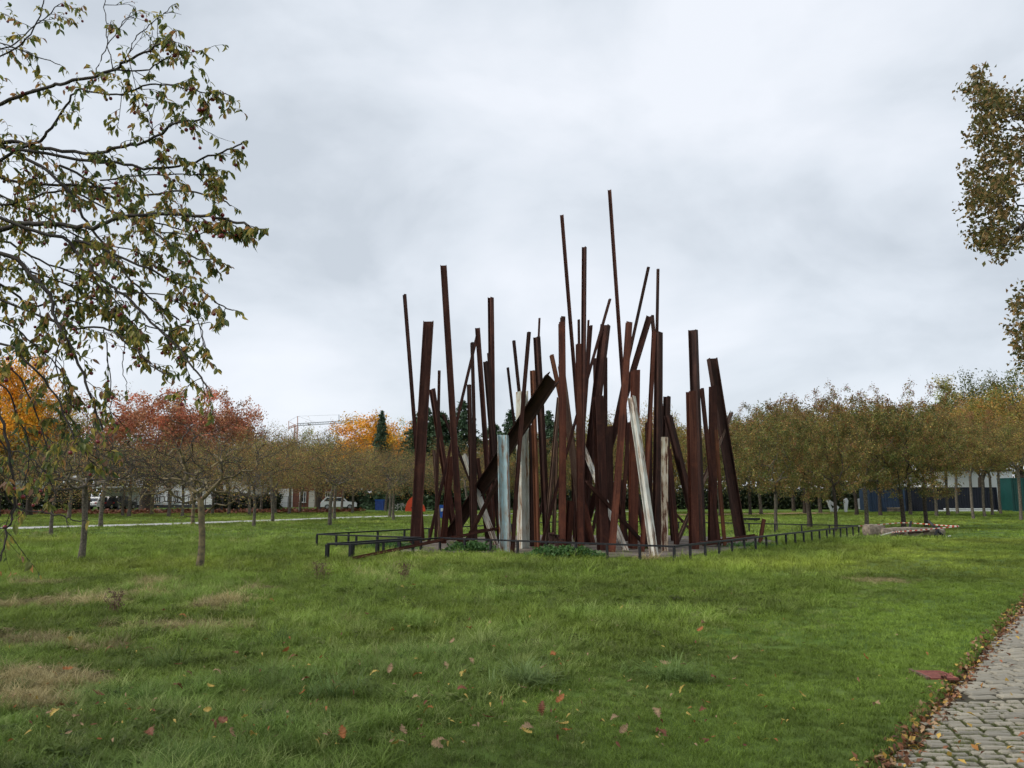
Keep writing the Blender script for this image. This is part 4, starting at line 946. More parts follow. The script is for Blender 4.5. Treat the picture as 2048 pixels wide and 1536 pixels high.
# ------------------------------------------------------------------ crab apple in front on the left
rc = random.Random(99)
TRUNK = Vector((-3.75, 4.35, 0)); ct = empty('crab_apple_tree', TRUNK)
tag(ct, 'crab apple tree reaching in from the left with small dark red fruit', 'tree')
mains = [   # (polyline of px, depth start, depth end, radius m, leafiness)
 ([(-220, 330), (-100, 255), (0, 208), (88, 177), (130, 167), (224, 140), (250, 125), (312, 91), (345, 70)], 4.3, 3.6, .017, .75),
 ([(-160, 400), (0, 318), (78, 281), (112, 240), (143, 193), (160, 178)], 4.3, 3.9, .015, .4),
 ([(-180, 330), (0, 285), (83, 297), (187, 307), (250, 292), (307, 276), (345, 250), (425, 235)], 4.4, 3.7, .017, .8),
 ([(-150, 250), (0, 290), (156, 318), (250, 328), (312, 338), (396, 323), (470, 300), (505, 285)], 4.2, 3.9, .014, 1.3),
 ([(-240, 520), (0, 458), (73, 448), (156, 453), (193, 453), (260, 432), (396, 430), (470, 440), (522, 452)], 4.2, 3.6, .022, 1.5),
 ([(-240, 470), (0, 505), (52, 541), (99, 588), (109, 635), (135, 682), (172, 766), (204, 860)], 4.0, 3.7, .018, 1.0),
 ([(-160, 260), (31, 307), (104, 349), (151, 401), (172, 442), (230, 520), (290, 590), (360, 640)], 4.5, 4.1, .016, 1.3),
 ([(-200, 420), (99, 469), (156, 510), (208, 562), (245, 588), (292, 630), (354, 693), (396, 740), (424, 772)], 4.1, 3.6, .014, .9),
 ([(-100, 600), (130, 651), (208, 656), (250, 682), (302, 729), (338, 750)], 4.2, 3.8, .010, .8),
 ([(150, 480), (280, 530), (354, 567), (406, 578), (443, 604), (485, 622)], 4.0, 3.7, .009, 1.3),
 ([(-120, 560), (0, 570), (60, 610), (130, 600), (200, 620), (250, 660)], 4.6, 4.4, .012, 1.2),
 ([(-160, 350), (60, 370), (180, 372), (280, 392), (370, 380), (440, 395), (480, 410)], 4.5, 4.3, .013, 1.4),
 ([(120, 330), (220, 390), (300, 460), (380, 510), (440, 520)], 4.3, 4.0, .010, 1.5),
 ([(-160, 700), (0, 690), (50, 720), (110, 790), (150, 880), (190, 930)], 3.9, 3.7, .010, 1.0),
 ([(-220, 640), (-60, 760), (0, 830), (22, 930), (28, 1015), (12, 1070), (4, 1120)], 3.7, 3.5, .012, .55),
 ([(-60, 960), (27, 1012), (80, 1025), (123, 1031), (141, 1039), (166, 1041)], 3.6, 3.5, .006, .10),
 ([(-120, 720), (20, 740), (60, 800), (90, 880), (100, 940)], 4.1, 4.0, .008, .6),
 ([(-160, 160), (-40, 130), (40, 90), (80, 30), (95, -30)], 4.2, 4.0, .008, .6),
 ([(-160, 120), (0, 100), (60, 60), (120, 10)], 4.4, 4.3, .008, .8),
 ([(224, 140), (215, 90), (212, 40), (209, -15)], 3.8, 3.8, .004, .35), ([(250, 125), (270, 80), (305, 45), (340, 18)], 3.75, 3.7, .004, .25), ([(190, 150), (205, 110), (235, 60), (260, 25)], 3.9, 3.8, .004, .3),
 ([(160, 178), (230, 190), (300, 170), (360, 175), (420, 185), (475, 190)], 3.9, 3.6, .007, 1.2), ([(224, 142), (290, 140), (330, 120), (370, 105)], 3.8, 3.7, .006, 1.1), ([(307, 276), (300, 230), (285, 200)], 3.7, 3.7, .004, .7),
 ([(260, 640), (330, 660), (390, 650), (430, 645)], 3.9, 3.8, .005, 1.2), ([(245, 588), (330, 590), (400, 640), (420, 690)], 3.9, 3.7, .005, 1.0), ([(208, 656), (215, 720), (225, 790), (222, 830)], 3.8, 3.8, .004, .7),
 ([(130, 651), (110, 730), (140, 800), (130, 850)], 4.0, 3.9, .005, 1.0), ([(250, 682), (245, 730), (255, 770)], 3.8, 3.8, .003, .8), ([(-100, 470), (0, 480), (80, 520), (180, 560), (240, 610)], 4.6, 4.4, .012, 1.4),
 ([(-140, 640), (0, 640), (70, 690), (120, 740), (160, 800)], 4.4, 4.2, .009, 1.3), ([(-140, 560), (20, 540), (110, 560), (190, 600), (260, 640), (300, 700)], 4.7, 4.4, .010, 1.2), ([(-100, 380), (60, 420), (170, 480), (260, 500), (340, 540)], 4.8, 4.6, .010, 1.3), ([(-140, 60), (-20, 80), (60, 110), (120, 130)], 4.3, 4.2, .007, .9),
 ([(-100, 420), (20, 410), (130, 380), (220, 420), (330, 450), (400, 470)], 4.7, 4.5, .012, 1.5), ([(-120, 780), (0, 770), (40, 840), (60, 900), (40, 980)], 4.3, 4.2, .008, .7),
 ([(300, 460), (390, 470), (450, 465), (500, 470)], 3.9, 3.7, .005, 1.6), ([(200, 360), (290, 350), (390, 350), (450, 350)], 4.0, 3.8, .006, 1.2), ([(-60, 880), (20, 900), (80, 930), (120, 1000)], 3.9, 3.8, .006, .6),
]
def smooth_line(pts, m):
    pts = [Vector(p) for p in pts]; out_ = []
    for i in range(len(pts) - 1):
        p0, p1, p2, p3 = pts[max(i - 1, 0)], pts[i], pts[i + 1], pts[min(i + 2, len(pts) - 1)]
        for k in range(m):
            t = k / m; out_.append(0.5 * ((2 * p1) + (p2 - p0) * t + (2 * p0 - 5 * p1 + 4 * p2 - p3) * t * t + (3 * p1 - p0 - 3 * p2 + p3) * t ** 3))
    out_.append(pts[-1]); return out_
limbs = []; twg = []; LV = []; AP = []
def twig(p0, d, L, r, lf, lvl):
    n = 5; pts = [p0]; p = p0.copy(); d = d.normalized()
    for k in range(n):
        d = (d + Vector((rc.gauss(0, .16), rc.gauss(0, .16), rc.gauss(0, .16) - .09))).normalized(); p = p + d * (L / n); pts.append(p.copy())
        if lvl == 0 and k > 0 and rc.random() < .75:
            dd = (d + Vector((rc.gauss(0, .7), rc.gauss(0, .7), rc.gauss(0, .6)))).normalized(); twig(p, dd, L * rc.uniform(.3, .6), r * .6, lf, 1)
        nl = 0
        for q in range(2 if lvl else 1):
            if rc.random() < lf * .54: nl += 1
        if k == n - 1 and lf > .3: nl += rc.randrange(2)
        for q in range(nl):
            ld = (d * .5 + Vector((rc.gauss(0, .55), rc.gauss(0, .55), rc.gauss(0, .35) - .75))).normalized(); LV.append((p.copy(), ld))
        if rc.random() < .10 * min(1, lf + .3):
            for q in range(rc.choice((1, 2, 2, 3, 4))): AP.append((p.copy(), Vector((rc.gauss(0, .016), rc.gauss(0, .016), -rc.uniform(.022, .042)))))
    twg.append((np.array([tuple(v - TRUNK) for v in pts]), np.linspace(r, r * .35, len(pts))))
for pl_, d0, d1, r, lf in mains:
    pl_ = [(x - max(0, x - 340) * .12, y) for x, y in pl_]
    n = len(pl_); w3 = [P(x, y, d0 + (d1 - d0) * i / (n - 1) + rc.gauss(0, .02)) for i, (x, y) in enumerate(pl_)]
    if pl_[0][0] < -50: w3 = [TRUNK + Vector((rc.gauss(0, .05), rc.gauss(0, .05), max(1.25, min(2.6, w3[0].z * .72))))] + w3
    sm = smooth_line(w3, 5); N_ = len(sm)
    sm = [p + Vector((rc.gauss(0, .004), rc.gauss(0, .004), rc.gauss(0, .004))) for p in sm]
    limbs.append((np.array([tuple(v - TRUNK) for v in sm]), np.linspace(r * .8, r * .2 + .0012, N_)))
    for k in range(1, N_):
        a, b = sm[k - 1], sm[k]; 
        if a.x < -4.1: continue
        sl = (b - a).length; t = k / N_; cnt_ = (sl * 11.0 * (0.55 + .5 * min(lf, 1.2))) * (.5 + .8 * t)
        while cnt_ > 0:
            if rc.random() < cnt_:
                d = (b - a).normalized(); dd = (d * .9 + Vector((rc.gauss(0, .6), rc.gauss(0, .6), rc.gauss(0, .55) - .05))).normalized()
                twig(a.lerp(b, rc.random()), dd, rc.uniform(.08, .30) * (1.1 - .55 * t), .0028, lf, 0)
            cnt_ -= 1
    d = (sm[-1] - sm[-3]); twig(sm[-1], d, .05, .002, max(lf, .5), 1)
v, f = tubes(limbs, lambda r: 7 if r > .008 else 5); link('branches', np_mesh('branches', v, f, M['apple_bark'], smooth=True), ct)
v, f = tubes(twg, lambda r: 3); tag(link('twigs', np_mesh('twigs', v, f, M['apple_bark']), ct), kind='stuff')
MB().tube([(0, 0, -.1), (.02, .0, .4), (.0, .03, 1.0), (.03, .0, 1.6), (.0, 0, 2.3), (.05, .03, 2.7)], [.15, .11, .10, .095, .08, .05], 12).build('trunk', M['bark_dark'], ct, smooth=True)
FPAL = [(0.09, 0.13, 0.042), (0.17, 0.19, 0.05), (0.29, 0.265, 0.06), (0.46, 0.35, 0.08), (0.44, 0.23, 0.085), (0.29, 0.16, 0.10)]; FW = [5, 5, 4, 2.6, 1.6, 1]
fmesh = [[leaf_mesh('ellipse', c, 10 * i + j, col, 'fgleaf') for j, c in enumerate((.25, .5, .9, .1))] for i, col in enumerate(FPAL)]
def in_view(p, m=0):
    x = p.x / p.y * F; return -1024 - m < x < 1024 + m
seen = sorted([k for k in range(len(LV)) if in_view(LV[k][0])], key=lambda k: LV[k][0].length); pick = set(seen[:300]); stuff_v = []; stuff_f = []; stuff_c = []; base = 0
for k, (p, d) in enumerate(LV):
    ci = rc.choices(range(6), FW)[0]; L = rc.choice((.75, 1, 1, 1.15)) * rc.uniform(.027, .047); Mr = frame(d, Vector((rc.gauss(0, .6), rc.gauss(0, .6), 1)))
    q = p - TRUNK
    if k in pick:
        o = link('leaf', fmesh[ci][rc.randrange(4)], ct); Mx = Mr.to_4x4(); Mx = Mx @ Matrix.Scale(L, 4); Mx.translation = q; o.matrix_local = Mx
    else:
        me = fmesh[ci][rc.randrange(4)]
        vs_ = [tuple(Mr @ (v.co * L) + q) for v in me.vertices]; stuff_v += vs_; stuff_c += [FPAL[ci]] * len(vs_)
        stuff_f += [tuple(i + base for i in pp.vertices) for pp in me.polygons]; base += len(vs_)
me = bpy.data.meshes.new('foliage'); me.from_pydata(stuff_v, [], stuff_f); me.update()
at = me.color_attributes.new('Col', 'FLOAT_COLOR', 'POINT'); c4 = np.ones((len(stuff_v), 4), np.float32); c4[:, :3] = np.array(stuff_c); at.data.foreach_set('color', c4.ravel()); me.materials.append(M['fgleaf'])
tag(link('foliage', me, ct), kind='stuff')
bm = bmesh.new(); bmesh.ops.create_icosphere(bm, subdivisions=2, radius=1.0)
for v in bm.verts:
    if abs(v.co.x) < .3 and abs(v.co.y) < .3: v.co.z *= .86
ame = bpy.data.meshes.new('crab_apple'); bm.to_mesh(ame); bm.free(); ame.polygons.foreach_set('use_smooth', np.ones(len(ame.polygons), bool)); ame.materials.append(M['apple'])
stalk = []
AP = [a for a in AP if in_view(a[0], 100)]; rc.shuffle(AP); AP = AP[:290]
for p, d in AP:
    o = link('crab_apple', ame, ct, p + d - TRUNK); s = rc.uniform(.0075, .0108); o.scale = (s, s, s * 1.05)
    stalk.append((np.array([tuple(p - TRUNK), tuple(p + d * .8 - TRUNK)]), np.array([.0012, .001])))
v, f = tubes(stalk, lambda r: 3); tag(link('stalks', np_mesh('stalks', v, f, M['twig']), ct), kind='stuff')

# ------------------------------------------------------------------ oak overhanging from the right
ro = np.random.default_rng(5); OT = Vector((14.6, 16.5, 0)); ok_ = empty('oak_tree', OT)
tag(ok_, 'big oak whose bronze-green branches hang in from the right edge', 'tree')
regions = [(1965, 185, 30, 40, 10), (2000, 215, 40, 45, 16), (2040, 230, 40, 50, 14), (1965, 255, 30, 30, 9), (1950, 275, 18, 20, 4), (2010, 300, 40, 35, 13), (1955, 340, 25, 30, 8), (2000, 360, 45, 40, 18), (1960, 400, 30, 40, 13), (2010, 420, 45, 45, 20), (1985, 465, 35, 30, 12), (2035, 470, 30, 35, 10), (2000, 500, 10, 20, 3), (2042, 610, 18, 25, 6), (2035, 660, 16, 25, 5), (2044, 710, 14, 25, 6), (2090, 300, 60, 120, 45), (2180, 300, 90, 200, 70), (2100, 620, 50, 110, 26), (2250, 500, 120, 250, 60), (1960, 150, 10, 12, 3), (2090, 160, 60, 60, 20)]
T_ = []
for x, y, sx, sy, n in regions:
    for k in range(n):
        q = P(x + ro.normal(0, sx * .42), y + ro.normal(0, sy * .40), 15.5 + ro.normal(0, 1.0)); T_.append(tuple(q - OT))
T_ = np.array(T_); T_ = np.concatenate([T_, np.array([tuple(P(ro.uniform(1925, 2048), ro.uniform(150, 530), 15.5 + ro.normal(0, .7)) - OT) for _ in range(26)])]); tr_ = [(0, 0, z) for z in np.linspace(-.1, 8.5, 16)]
arr, par, w, chains = skeleton(ro, tr_, T_, step=.4, jit=.3, r_tip=.006, r_base=.45)
big = [c for c in chains if c[1][0] > .03]; small = [c for c in chains if c[1][0] <= .03]
v, f = tubes(big, lambda r: 9 if r > .1 else 6); link('trunk', np_mesh('trunk', v, f, M['bark_dark'], smooth=True), ok_)
nd = np.where(w <= 2)[0]; tips_ = nd[ro.integers(0, len(nd), 13500)]
C = arr[tips_] + ro.normal(0, .095, (len(tips_), 3))
v, f, c = leaf_quads(ro, C, .095, [(0.14, 0.13, 0.042), (0.25, 0.175, 0.06), (0.085, 0.09, 0.03), (0.32, 0.20, 0.08), (0.21, 0.125, 0.05)], [4, 3, 3, 1.5, 1.5], .6)
oc = link('crown', np_mesh('crown', v, f, M['leaf'], c), ok_)
v, f = tubes(small, lambda r: 3); tag(link('twigs', np_mesh('twigs', v, f, M['twig']), oc), kind='stuff')

# ------------------------------------------------------------------ fallen leaves
DP = {'yellow': (0.42, 0.30, 0.075), 'orange': (0.33, 0.125, 0.04), 'rust-brown': (0.18, 0.07, 0.038), 'tan': (0.31, 0.21, 0.115)}
rl = random.Random(31)
fl = {k: {q: [leaf_mesh(q, c, 7 * i + j + (50 if q == 'oak' else 0), col, 'dryleaf') for j, c in enumerate((.5, 1.0, -.6))] for q in ('ellipse', 'oak')} for i, (k, col) in enumerate(DP.items())}
spots = [(595, 1335, 'rust-brown', 'oak'), (1395, 1285, 'orange', 'oak'), (1085, 1440, 'rust-brown', 'oak'), (1112, 1443, 'orange', 'oak'), (866, 1456, 'orange', 'oak'), (122, 1372, 'orange', 'oak'), (538, 1221, 'orange', 'oak'), (357, 1254, 'orange', 'oak'), (363, 1354, 'rust-brown', 'oak'), (475, 1330, 'rust-brown', 'oak'), (770, 1178, 'tan', 'oak'), (830, 1187, 'orange', 'oak'), (936, 1270, 'orange', 'oak'), (982, 1260, 'tan', 'oak'), (1108, 1338, 'orange', 'oak'), (788, 1275, 'orange', 'oak'), (940, 1252, 'rust-brown', 'oak'), (728, 1242, 'rust-brown', 'oak'), (1203, 1474, 'yellow', 'ellipse'), (892, 1368, 'tan', 'ellipse'), (1183, 1407, 'yellow', 'ellipse'), (825, 1392, 'orange', 'oak'), (435, 1478, 'rust-brown', 'oak'), (490, 1475, 'yellow', 'oak'), (575, 1477, 'yellow', 'ellipse'), (565, 1325, 'orange', 'oak'), (1145, 1505, 'orange', 'oak'), (1550, 1375, 'orange', 'ellipse'), (1705, 1433, 'orange', 'ellipse'), (325, 1245, 'rust-brown', 'oak'), (25, 1165, 'orange', 'oak'), (345, 1395, 'rust-brown', 'oak'), (1320, 1345, 'tan', 'oak'), (1015, 1165, 'tan', 'oak'), (685, 1525, 'orange', 'oak'), (1410, 1270, 'tan', 'oak')]
for k in range(390):
    y = 1150 + 386 * rl.random() ** .5; x = rl.uniform(0, 2040) if rl.random() < .6 else rl.choice((110, 250, 480, 620, 830, 900, 1120, 1300, 1420)) + rl.gauss(0, 45)
    g = G(x, y)
    if g.x > edge_x(g.y) - .25 or (y < 1260 and rl.random() < .55): continue
    spots.append((x, y, rl.choices(list(DP), (4, 2, 4, 4))[0], 'oak' if rl.random() < .16 else 'ellipse'))
def ordw(n):
    n += 1; ones = ['', 'first', 'second', 'third', 'fourth', 'fifth', 'sixth', 'seventh', 'eighth', 'ninth', 'tenth', 'eleventh', 'twelfth', 'thirteenth', 'fourteenth', 'fifteenth', 'sixteenth', 'seventeenth', 'eighteenth', 'nineteenth']
    if n < 20: return ones[n]
    t, o_ = divmod(n, 10); return ['', '', 'twentieth', 'thirtieth', 'fortieth', 'fiftieth'][t] if o_ == 0 else ['', '', 'twenty', 'thirty', 'forty', 'fifty'][t] + '-' + ones[o_]
band = lambda y: 'at the bottom edge' if y > 1440 else ('in the middle foreground' if y > 1330 else 'on the farther lawn')
spots.sort(); rank = {}
for x, y, cn, kd in spots:
    kk_ = (cn, kd, band(y)); rank[kk_] = rank.get(kk_, -1) + 1
    g = G(x, y); o = link('fallen_leaf', fl[cn][kd][rl.randrange(3)]); L = rl.uniform(.062, .098) if kd == 'oak' else rl.uniform(.024, .045)
    o.location = (g.x, g.y, float(hgt(g.x, g.y)) + (.065 if kd == 'oak' else .058) + .05 * float(np.clip((3.0 + .25 * g.y - g.x * .5) / 5, 0, 1))); o.rotation_euler = (rl.gauss(0, .35), rl.gauss(0, .35), rl.random() * 6.28); o.scale = (L,) * 3
    tag(o, f'{"lobed" if kd == "oak" else "small curled"} {cn} fallen leaf {band(y)}, {ordw(rank[kk_])} of its kind from the left', 'leaf', f'fallen {cn} {"oak" if kd == "oak" else "small"} leaves')
# litter heaped in the gutter along the path edge
n = 5200; yl = 3.8 + 13 * RNG.random(n) ** 1.5; xl = edge_x(yl) + RNG.normal(.07, .075, n).clip(-.10, .34)
C = np.stack([xl, yl, -.045 + .045 * RNG.random(n) + .045 * (xl < edge_x(yl))], 1)
v, f, c = leaf_quads(RNG, C, .048, [(0.27, 0.115, 0.055), (0.17, 0.08, 0.045), (0.46, 0.29, 0.07), (0.33, 0.21, 0.11), (0.10, 0.055, 0.035)], [3, 3, 1.6, 2, 2], .6, flat=2)
tag(link('leaf_litter', np_mesh('leaf_litter', v, f, M['dryleaf'], c)), 'brown and yellow leaf litter lying along the cobble edge', 'leaf litter', kind='stuff')
n = 260; yl = 4.2 + 9 * RNG.random(n) ** 1.4; xl = edge_x(yl) + .2 + RNG.random(n) * 2.4; C = np.stack([xl, yl, .02 + .03 * RNG.random(n)], 1)
v, f, c = leaf_quads(RNG, C, .055, [(0.42, 0.19, 0.05), (0.50, 0.33, 0.08), (0.30, 0.11, 0.05)], [2, 2, 2], .6, flat=5)
tag(link('scattered_leaves', np_mesh('scattered_leaves', v, f, M['dryleaf'], c)), 'single dry leaves scattered over the cobbles', 'leaf litter', kind='stuff')
# weeds
def patch(px, py, wpx, dep, h, n, label, pal):
    g = G(px, py); wm = wpx * g.y / F; rr = np.random.default_rng(int(px)); X = rr.normal(0, wm * .24, n).clip(-wm / 2, wm / 2); Yy = rr.normal(0, dep * .3, n)
    top = h * np.clip(1.1 - (X / (wm * .55)) ** 2, .15, 1) * (.55 + .6 * vnoise(X, Yy, .25, 2)); C = np.stack([X, Yy, top * rr.random(n) ** .5], 1)
    v, f, c = leaf_quads(rr, C, .085, pal, [3, 3, 2], .6, flat=1.0); o = link('nettle_patch', np_mesh('nettle_patch', v, f, M['leaf'], c), None, (g.x, g.y, .03)); return tag(o, label, 'weeds', kind='stuff')
NP = [(0.075, 0.17, 0.045), (0.05, 0.125, 0.03), (0.12, 0.22, 0.07)]
patch(942, 1105, 105, .8, .30, 1500, 'green nettles growing between the left beams and the railing', NP); patch(1128, 1116, 150, .7, .30, 2000, 'broad clump of nettles at the front railing', NP); patch(785, 1100, 110, .8, .22, 900, 'low nettles inside the left spur of the railing', NP); patch(1505, 1096, 130, .6, .14, 700, 'low weeds at the right railing', NP)
def dried(px, py, h, label):
    g = G(px, py); t = empty('dried_weed', (g.x, g.y, 0)); tag(t, label, 'weed'); rr = random.Random(int(px)); st = []; C = []
    for k in range(9):
        a = rr.random() * 6.28; p = Vector((rr.gauss(0, .05), rr.gauss(0, .05), 0)); pts = [p.copy()]
        d = Vector((math.cos(a) * .15, math.sin(a) * .15, 1)).normalized()
        for q in range(6): p = p + d * h * rr.uniform(.6, 1) / 6; d = (d + Vector((rr.gauss(0, .12), rr.gauss(0, .12), 0))).normalized(); pts.append(p.copy()); C += [tuple(p + Vector((rr.gauss(0, .025), rr.gauss(0, .025), rr.gauss(0, .02)))) for _ in range(4)] if q > 1 else []
        st.append((np.array([tuple(v) for v in pts]), np.linspace(.004, .002, 7)))
    v, f = tubes(st, lambda r: 4); link('stems', np_mesh('stems', v, f, M['rust_grey']), t)
    v, f, c = leaf_quads(np.random.default_rng(3), np.array(C), .04, [(0.20, 0.13, 0.085), (0.14, 0.09, 0.06)], [1, 1], .5); tag(link('seed_heads', np_mesh('seed_heads', v, f, M['dryleaf'], c), t), kind='stuff')
dried(808, 1168, .48, 'brown dried weed standing in the lawn before the left railing spur'); dried(640, 1163, .42, 'thin dried weed at the left, below the far railing corner'); dried(228, 1235, .40, 'dark weed stalk in the straw-coloured grass at left')

# ------------------------------------------------------------------ broken stones with barrier tape
def rock(px, py, D, L, W, H, rz, label, seed):
    bm = bmesh.new(); bmesh.ops.create_cube(bm, size=1.0); bmesh.ops.subdivide_edges(bm, edges=bm.edges[:], cuts=4, use_grid_fill=True); rr = random.Random(seed)
    for v in bm.verts:
        c = v.co; q = Vector((c.x, c.y, c.z)); sph = q.normalized() * .62; q = q.lerp(sph, .38); q += Vector((rr.gauss(0, .014), rr.gauss(0, .014), rr.gauss(0, .014))); v.co = Vector((q.x * L * 1.2, q.y * W * 1.2, (q.z + .46) * H * 1.35))
    me = bpy.data.meshes.new('stone_block'); bm.to_mesh(me); bm.free(); me.materials.append(M['stone']); g = P(px, py, D)
    o = link('stone_block', me, None, (g.x, D, .0)); o.rotation_euler = (0, rr.uniform(-.06, .06), rz); tag(o, label, 'stone', 'broken stones behind barrier tape')
rock(1748, 1070, 32.4, .62, .45, .36, R(8), 'pale squared stone block apart at the left end of the row', 1)
rock(1787, 1072, 32.2, .85, .4, .27, R(-6), 'rounded stone, left of the three lying under the tape', 2); rock(1820, 1072, 32.3, .72, .42, .28, R(4), 'pinkish rounded stone, middle of the three under the tape', 3); rock(1850, 1070, 32.5, .75, .4, .26, R(2), 'flat grey stone, right of the three under the tape', 4); rock(1872, 1069, 32.9, .5, .4, .22, R(20), 'small stone beneath the crossed steel bars', 5)
def bar3(pts, r, mat, name, label, cat, group=None):
    o = MB().tube([P(x, y, D) for x, y, D in pts], r, 7).build(name, M[mat], None, smooth=False); tag(o, label, cat, group); return o
gb = 'black steel bars among the stones'
bar3([(1786, 1062, 32), (1792, 1066, 31.9), (1799, 1074, 31.8)], .045, 'black_steel', 'steel_bar', 'short black bar leaning over the left rounded stone', 'bar', gb); bar3([(1857, 1042, 32.4), (1866, 1051, 32.2), (1874, 1059, 32.1), (1880, 1066, 32), (1888, 1073, 32)], .055, 'black_steel', 'steel_bar', 'long black bar rising diagonally above the right stones', 'bar', gb)
bar3([(1822, 1043, 33.5), (1820, 1052, 33.4), (1819, 1060, 33.3)], .05, 'black_steel', 'steel_bar', 'upright black stub behind the middle stone', 'bar', gb); bar3([(1878, 1053, 32.2), (1873, 1063, 32), (1870, 1071, 31.9)], .05, 'black_steel', 'steel_bar', 'black bar crossing under the diagonal one at the right', 'bar', gb)
bar3([(1795, 1069, 31.9), (1815, 1066, 32), (1832, 1064, 32), (1842, 1064, 32.1), (1858, 1062, 32.2)], .04, 'rust_black', 'steel_bar', 'dark bent bar lying along the tops of the stones', 'bar', gb); bar3([(1870, 1073, 31.8), (1885, 1075, 31.8), (1908, 1076, 31.8)], .035, 'black_steel', 'steel_bar', 'black bar lying on the grass at the right end', 'bar', gb)
bar3([(1888, 1078, 31.4), (1900, 1072, 31.6)], .035, 'offwhite', 'steel_bar', 'pale short bar lying on the grass at the right end', 'bar', gb); bar3([(1756, 1077, 31.6), (1762, 1071, 31.7), (1775, 1067, 31.8), (1787, 1064, 31.9)], .022, 'offwhite', 'pale_pipe', 'thin pale curved pipe on the leftmost rounded stone', 'pipe', gb)
tp = [(1717, 1052, 32.3), (1760, 1049, 34), (1805, 1045.5, 36.2), (1850, 1048, 34), (1890, 1051, 33), (1918, 1052.5, 32), (1880, 1056, 31.8), (1840, 1060, 31.7), (1800, 1063, 31.7), (1784, 1065, 31.7)]
tpts = smooth_line([P(*q) for q in tp], 8); me = bpy.data.meshes.new('barrier_tape'); vs_ = []; fs_ = []
for p in tpts: vs_ += [tuple(p + Vector((0, 0, .02))), tuple(p - Vector((0, .004, .02)))]
fs_ = [(2 * i, 2 * i + 1, 2 * i + 3, 2 * i + 2) for i in range(len(tpts) - 1)]
me.from_pydata(vs_, [], fs_); me.update(); M['tape_red'] = plain('tape_red', (0.55, 0.05, 0.035), None, .5); M['tape_white'] = plain('tape_white', (0.75, 0.72, 0.62), (.7, .66, .55), .5)
me.materials.append(M['tape_white']); me.materials.append(M['tape_red'])
for i, pp in enumerate(me.polygons): pp.material_index = i % 2
tape = link('barrier_tape', me); tag(tape, 'red and white barrier tape strung round the broken stones', 'tape'); sm_ = tape.modifiers.new('thick', 'SOLIDIFY'); sm_.thickness = .003

# ------------------------------------------------------------------ buildings and containers
def wx(px, D): return (px - 1024.0) / F * D
def house(name, label, x0, x1, D, h, depth, wall, wins, door=None, plinth=True, roofh=1.6, roof=True):
    t = empty(name, (wx((x0 + x1) / 2, D), D, 0)); tag(t, label, 'house'); W = wx(x1, D) - wx(x0, D); cx = wx((x0 + x1) / 2, D)
    MB().box((0, depth / 2, h / 2), (W, depth, h)).build('wall', M[wall], t)
    if plinth: MB().box((0, -.03, .22), (W + .02, .06, .44)).build('plinth', M['plinth'], t)
    if roof: MB().prism([(-W / 2 - .3, h), (W / 2 + .3, h), (W / 2 - 1.2, h + roofh), (-W / 2 + 1.2, h + roofh)], -.4, depth + .4).build('roof', M['roof'], t)
    for (a, b, z0, z1, nx, ny) in wins:
        xa, xb = wx(a, D) - cx, wx(b, D) - cx; w = MB().box(((xa + xb) / 2, -.012, (z0 + z1) / 2), (xb - xa, .03, z1 - z0)).build('window', M['glass'], t); fr = MB()
        for i in range(nx + 1): fr.box((xa + (xb - xa) * i / nx, -.045, (z0 + z1) / 2), (.07, .05, z1 - z0 + .07))
        for j in range(ny + 1): fr.box(((xa + xb) / 2, -.048, z0 + (z1 - z0) * j / ny), (xb - xa + .07, .05, .06))
        fr.build('frame', M['white'], w); MB().box(((xa + xb) / 2, -.08, z0 - .07), (xb - xa + .2, .16, .06)).build('sill', M['white'], w)
    if door:
        for (a, b, hh, m) in door:
            xa, xb = wx(a, D) - cx, wx(b, D) - cx; d = MB().box(((xa + xb) / 2, -.02, hh / 2), (xb - xa, .05, hh)).build('door', M[m], t); MB().box((xb - .18, -.08, 1.0), (.05, .08, .16)).build('handle', M['black_steel'], d)
    return t
house('house', 'long white house with paned windows and dark plinth behind the trees at left', 262, 500, 112, 4.6, 9, 'white', [(318, 329, .75, 2.5, 3, 2), (342, 352, .75, 2.5, 3, 2), (354, 364, .75, 2.5, 3, 2), (395, 412, .75, 2.5, 3, 2)], [(292, 298, 2.1, 'offwhite')])
gar = empty('carport', (wx(222, 108), 108, 0)); tag(gar, 'flat-roofed white carport behind the parked cars', 'carport')
MB().box((0, 5.5, 1.4), (6.8, .2, 2.8)).build('wall', M['offwhite'], gar); MB().box((-.4, 2.5, 2.9), (8.4, 6.6, .22)).build('roof', M['white'], gar)
for x in (-4.2, 3.3): MB().box((x, -.5, 1.4), (.16, .16, 2.8)).build('post', M['offwhite'], gar)
house('house', 'low white house at the far left edge behind the hedge', -120, 40, 118, 4.2, 8, 'white', [(-20, -5, .8, 2.3, 2, 2), (8, 22, .8, 2.3, 2, 2)], None)
house('house', 'brown brick house with white doors left of the beams', 545, 700, 118, 4.4, 9, 'brick', [(604, 616, .8, 2.3, 3, 2), (655, 668, .8, 2.3, 3, 2)], [(562, 590, 2.8, 'white'), (622, 634, 2.5, 'offwhite')], plinth=False)
house('house', 'white house glimpsed low behind the left-hand beams', 840, 1240, 124, 4.0, 9, 'white', [(900, 912, .8, 2.3, 2, 2), (965, 975, .8, 2.3, 2, 2), (1150, 1162, .8, 2.3, 2, 2)], None)
sh = house('shed', 'white windowless hall wall behind the dark container on the right', 1868, 2018, 103, 5.0, 12, 'white', [], None, plinth=False, roof=False); sh['category'] = 'shed'
MB().box((0, 6, 5.06), (wx(2018, 103) - wx(1868, 103) + .4, 12.4, .14)).build('roof', M['plinth'], sh)
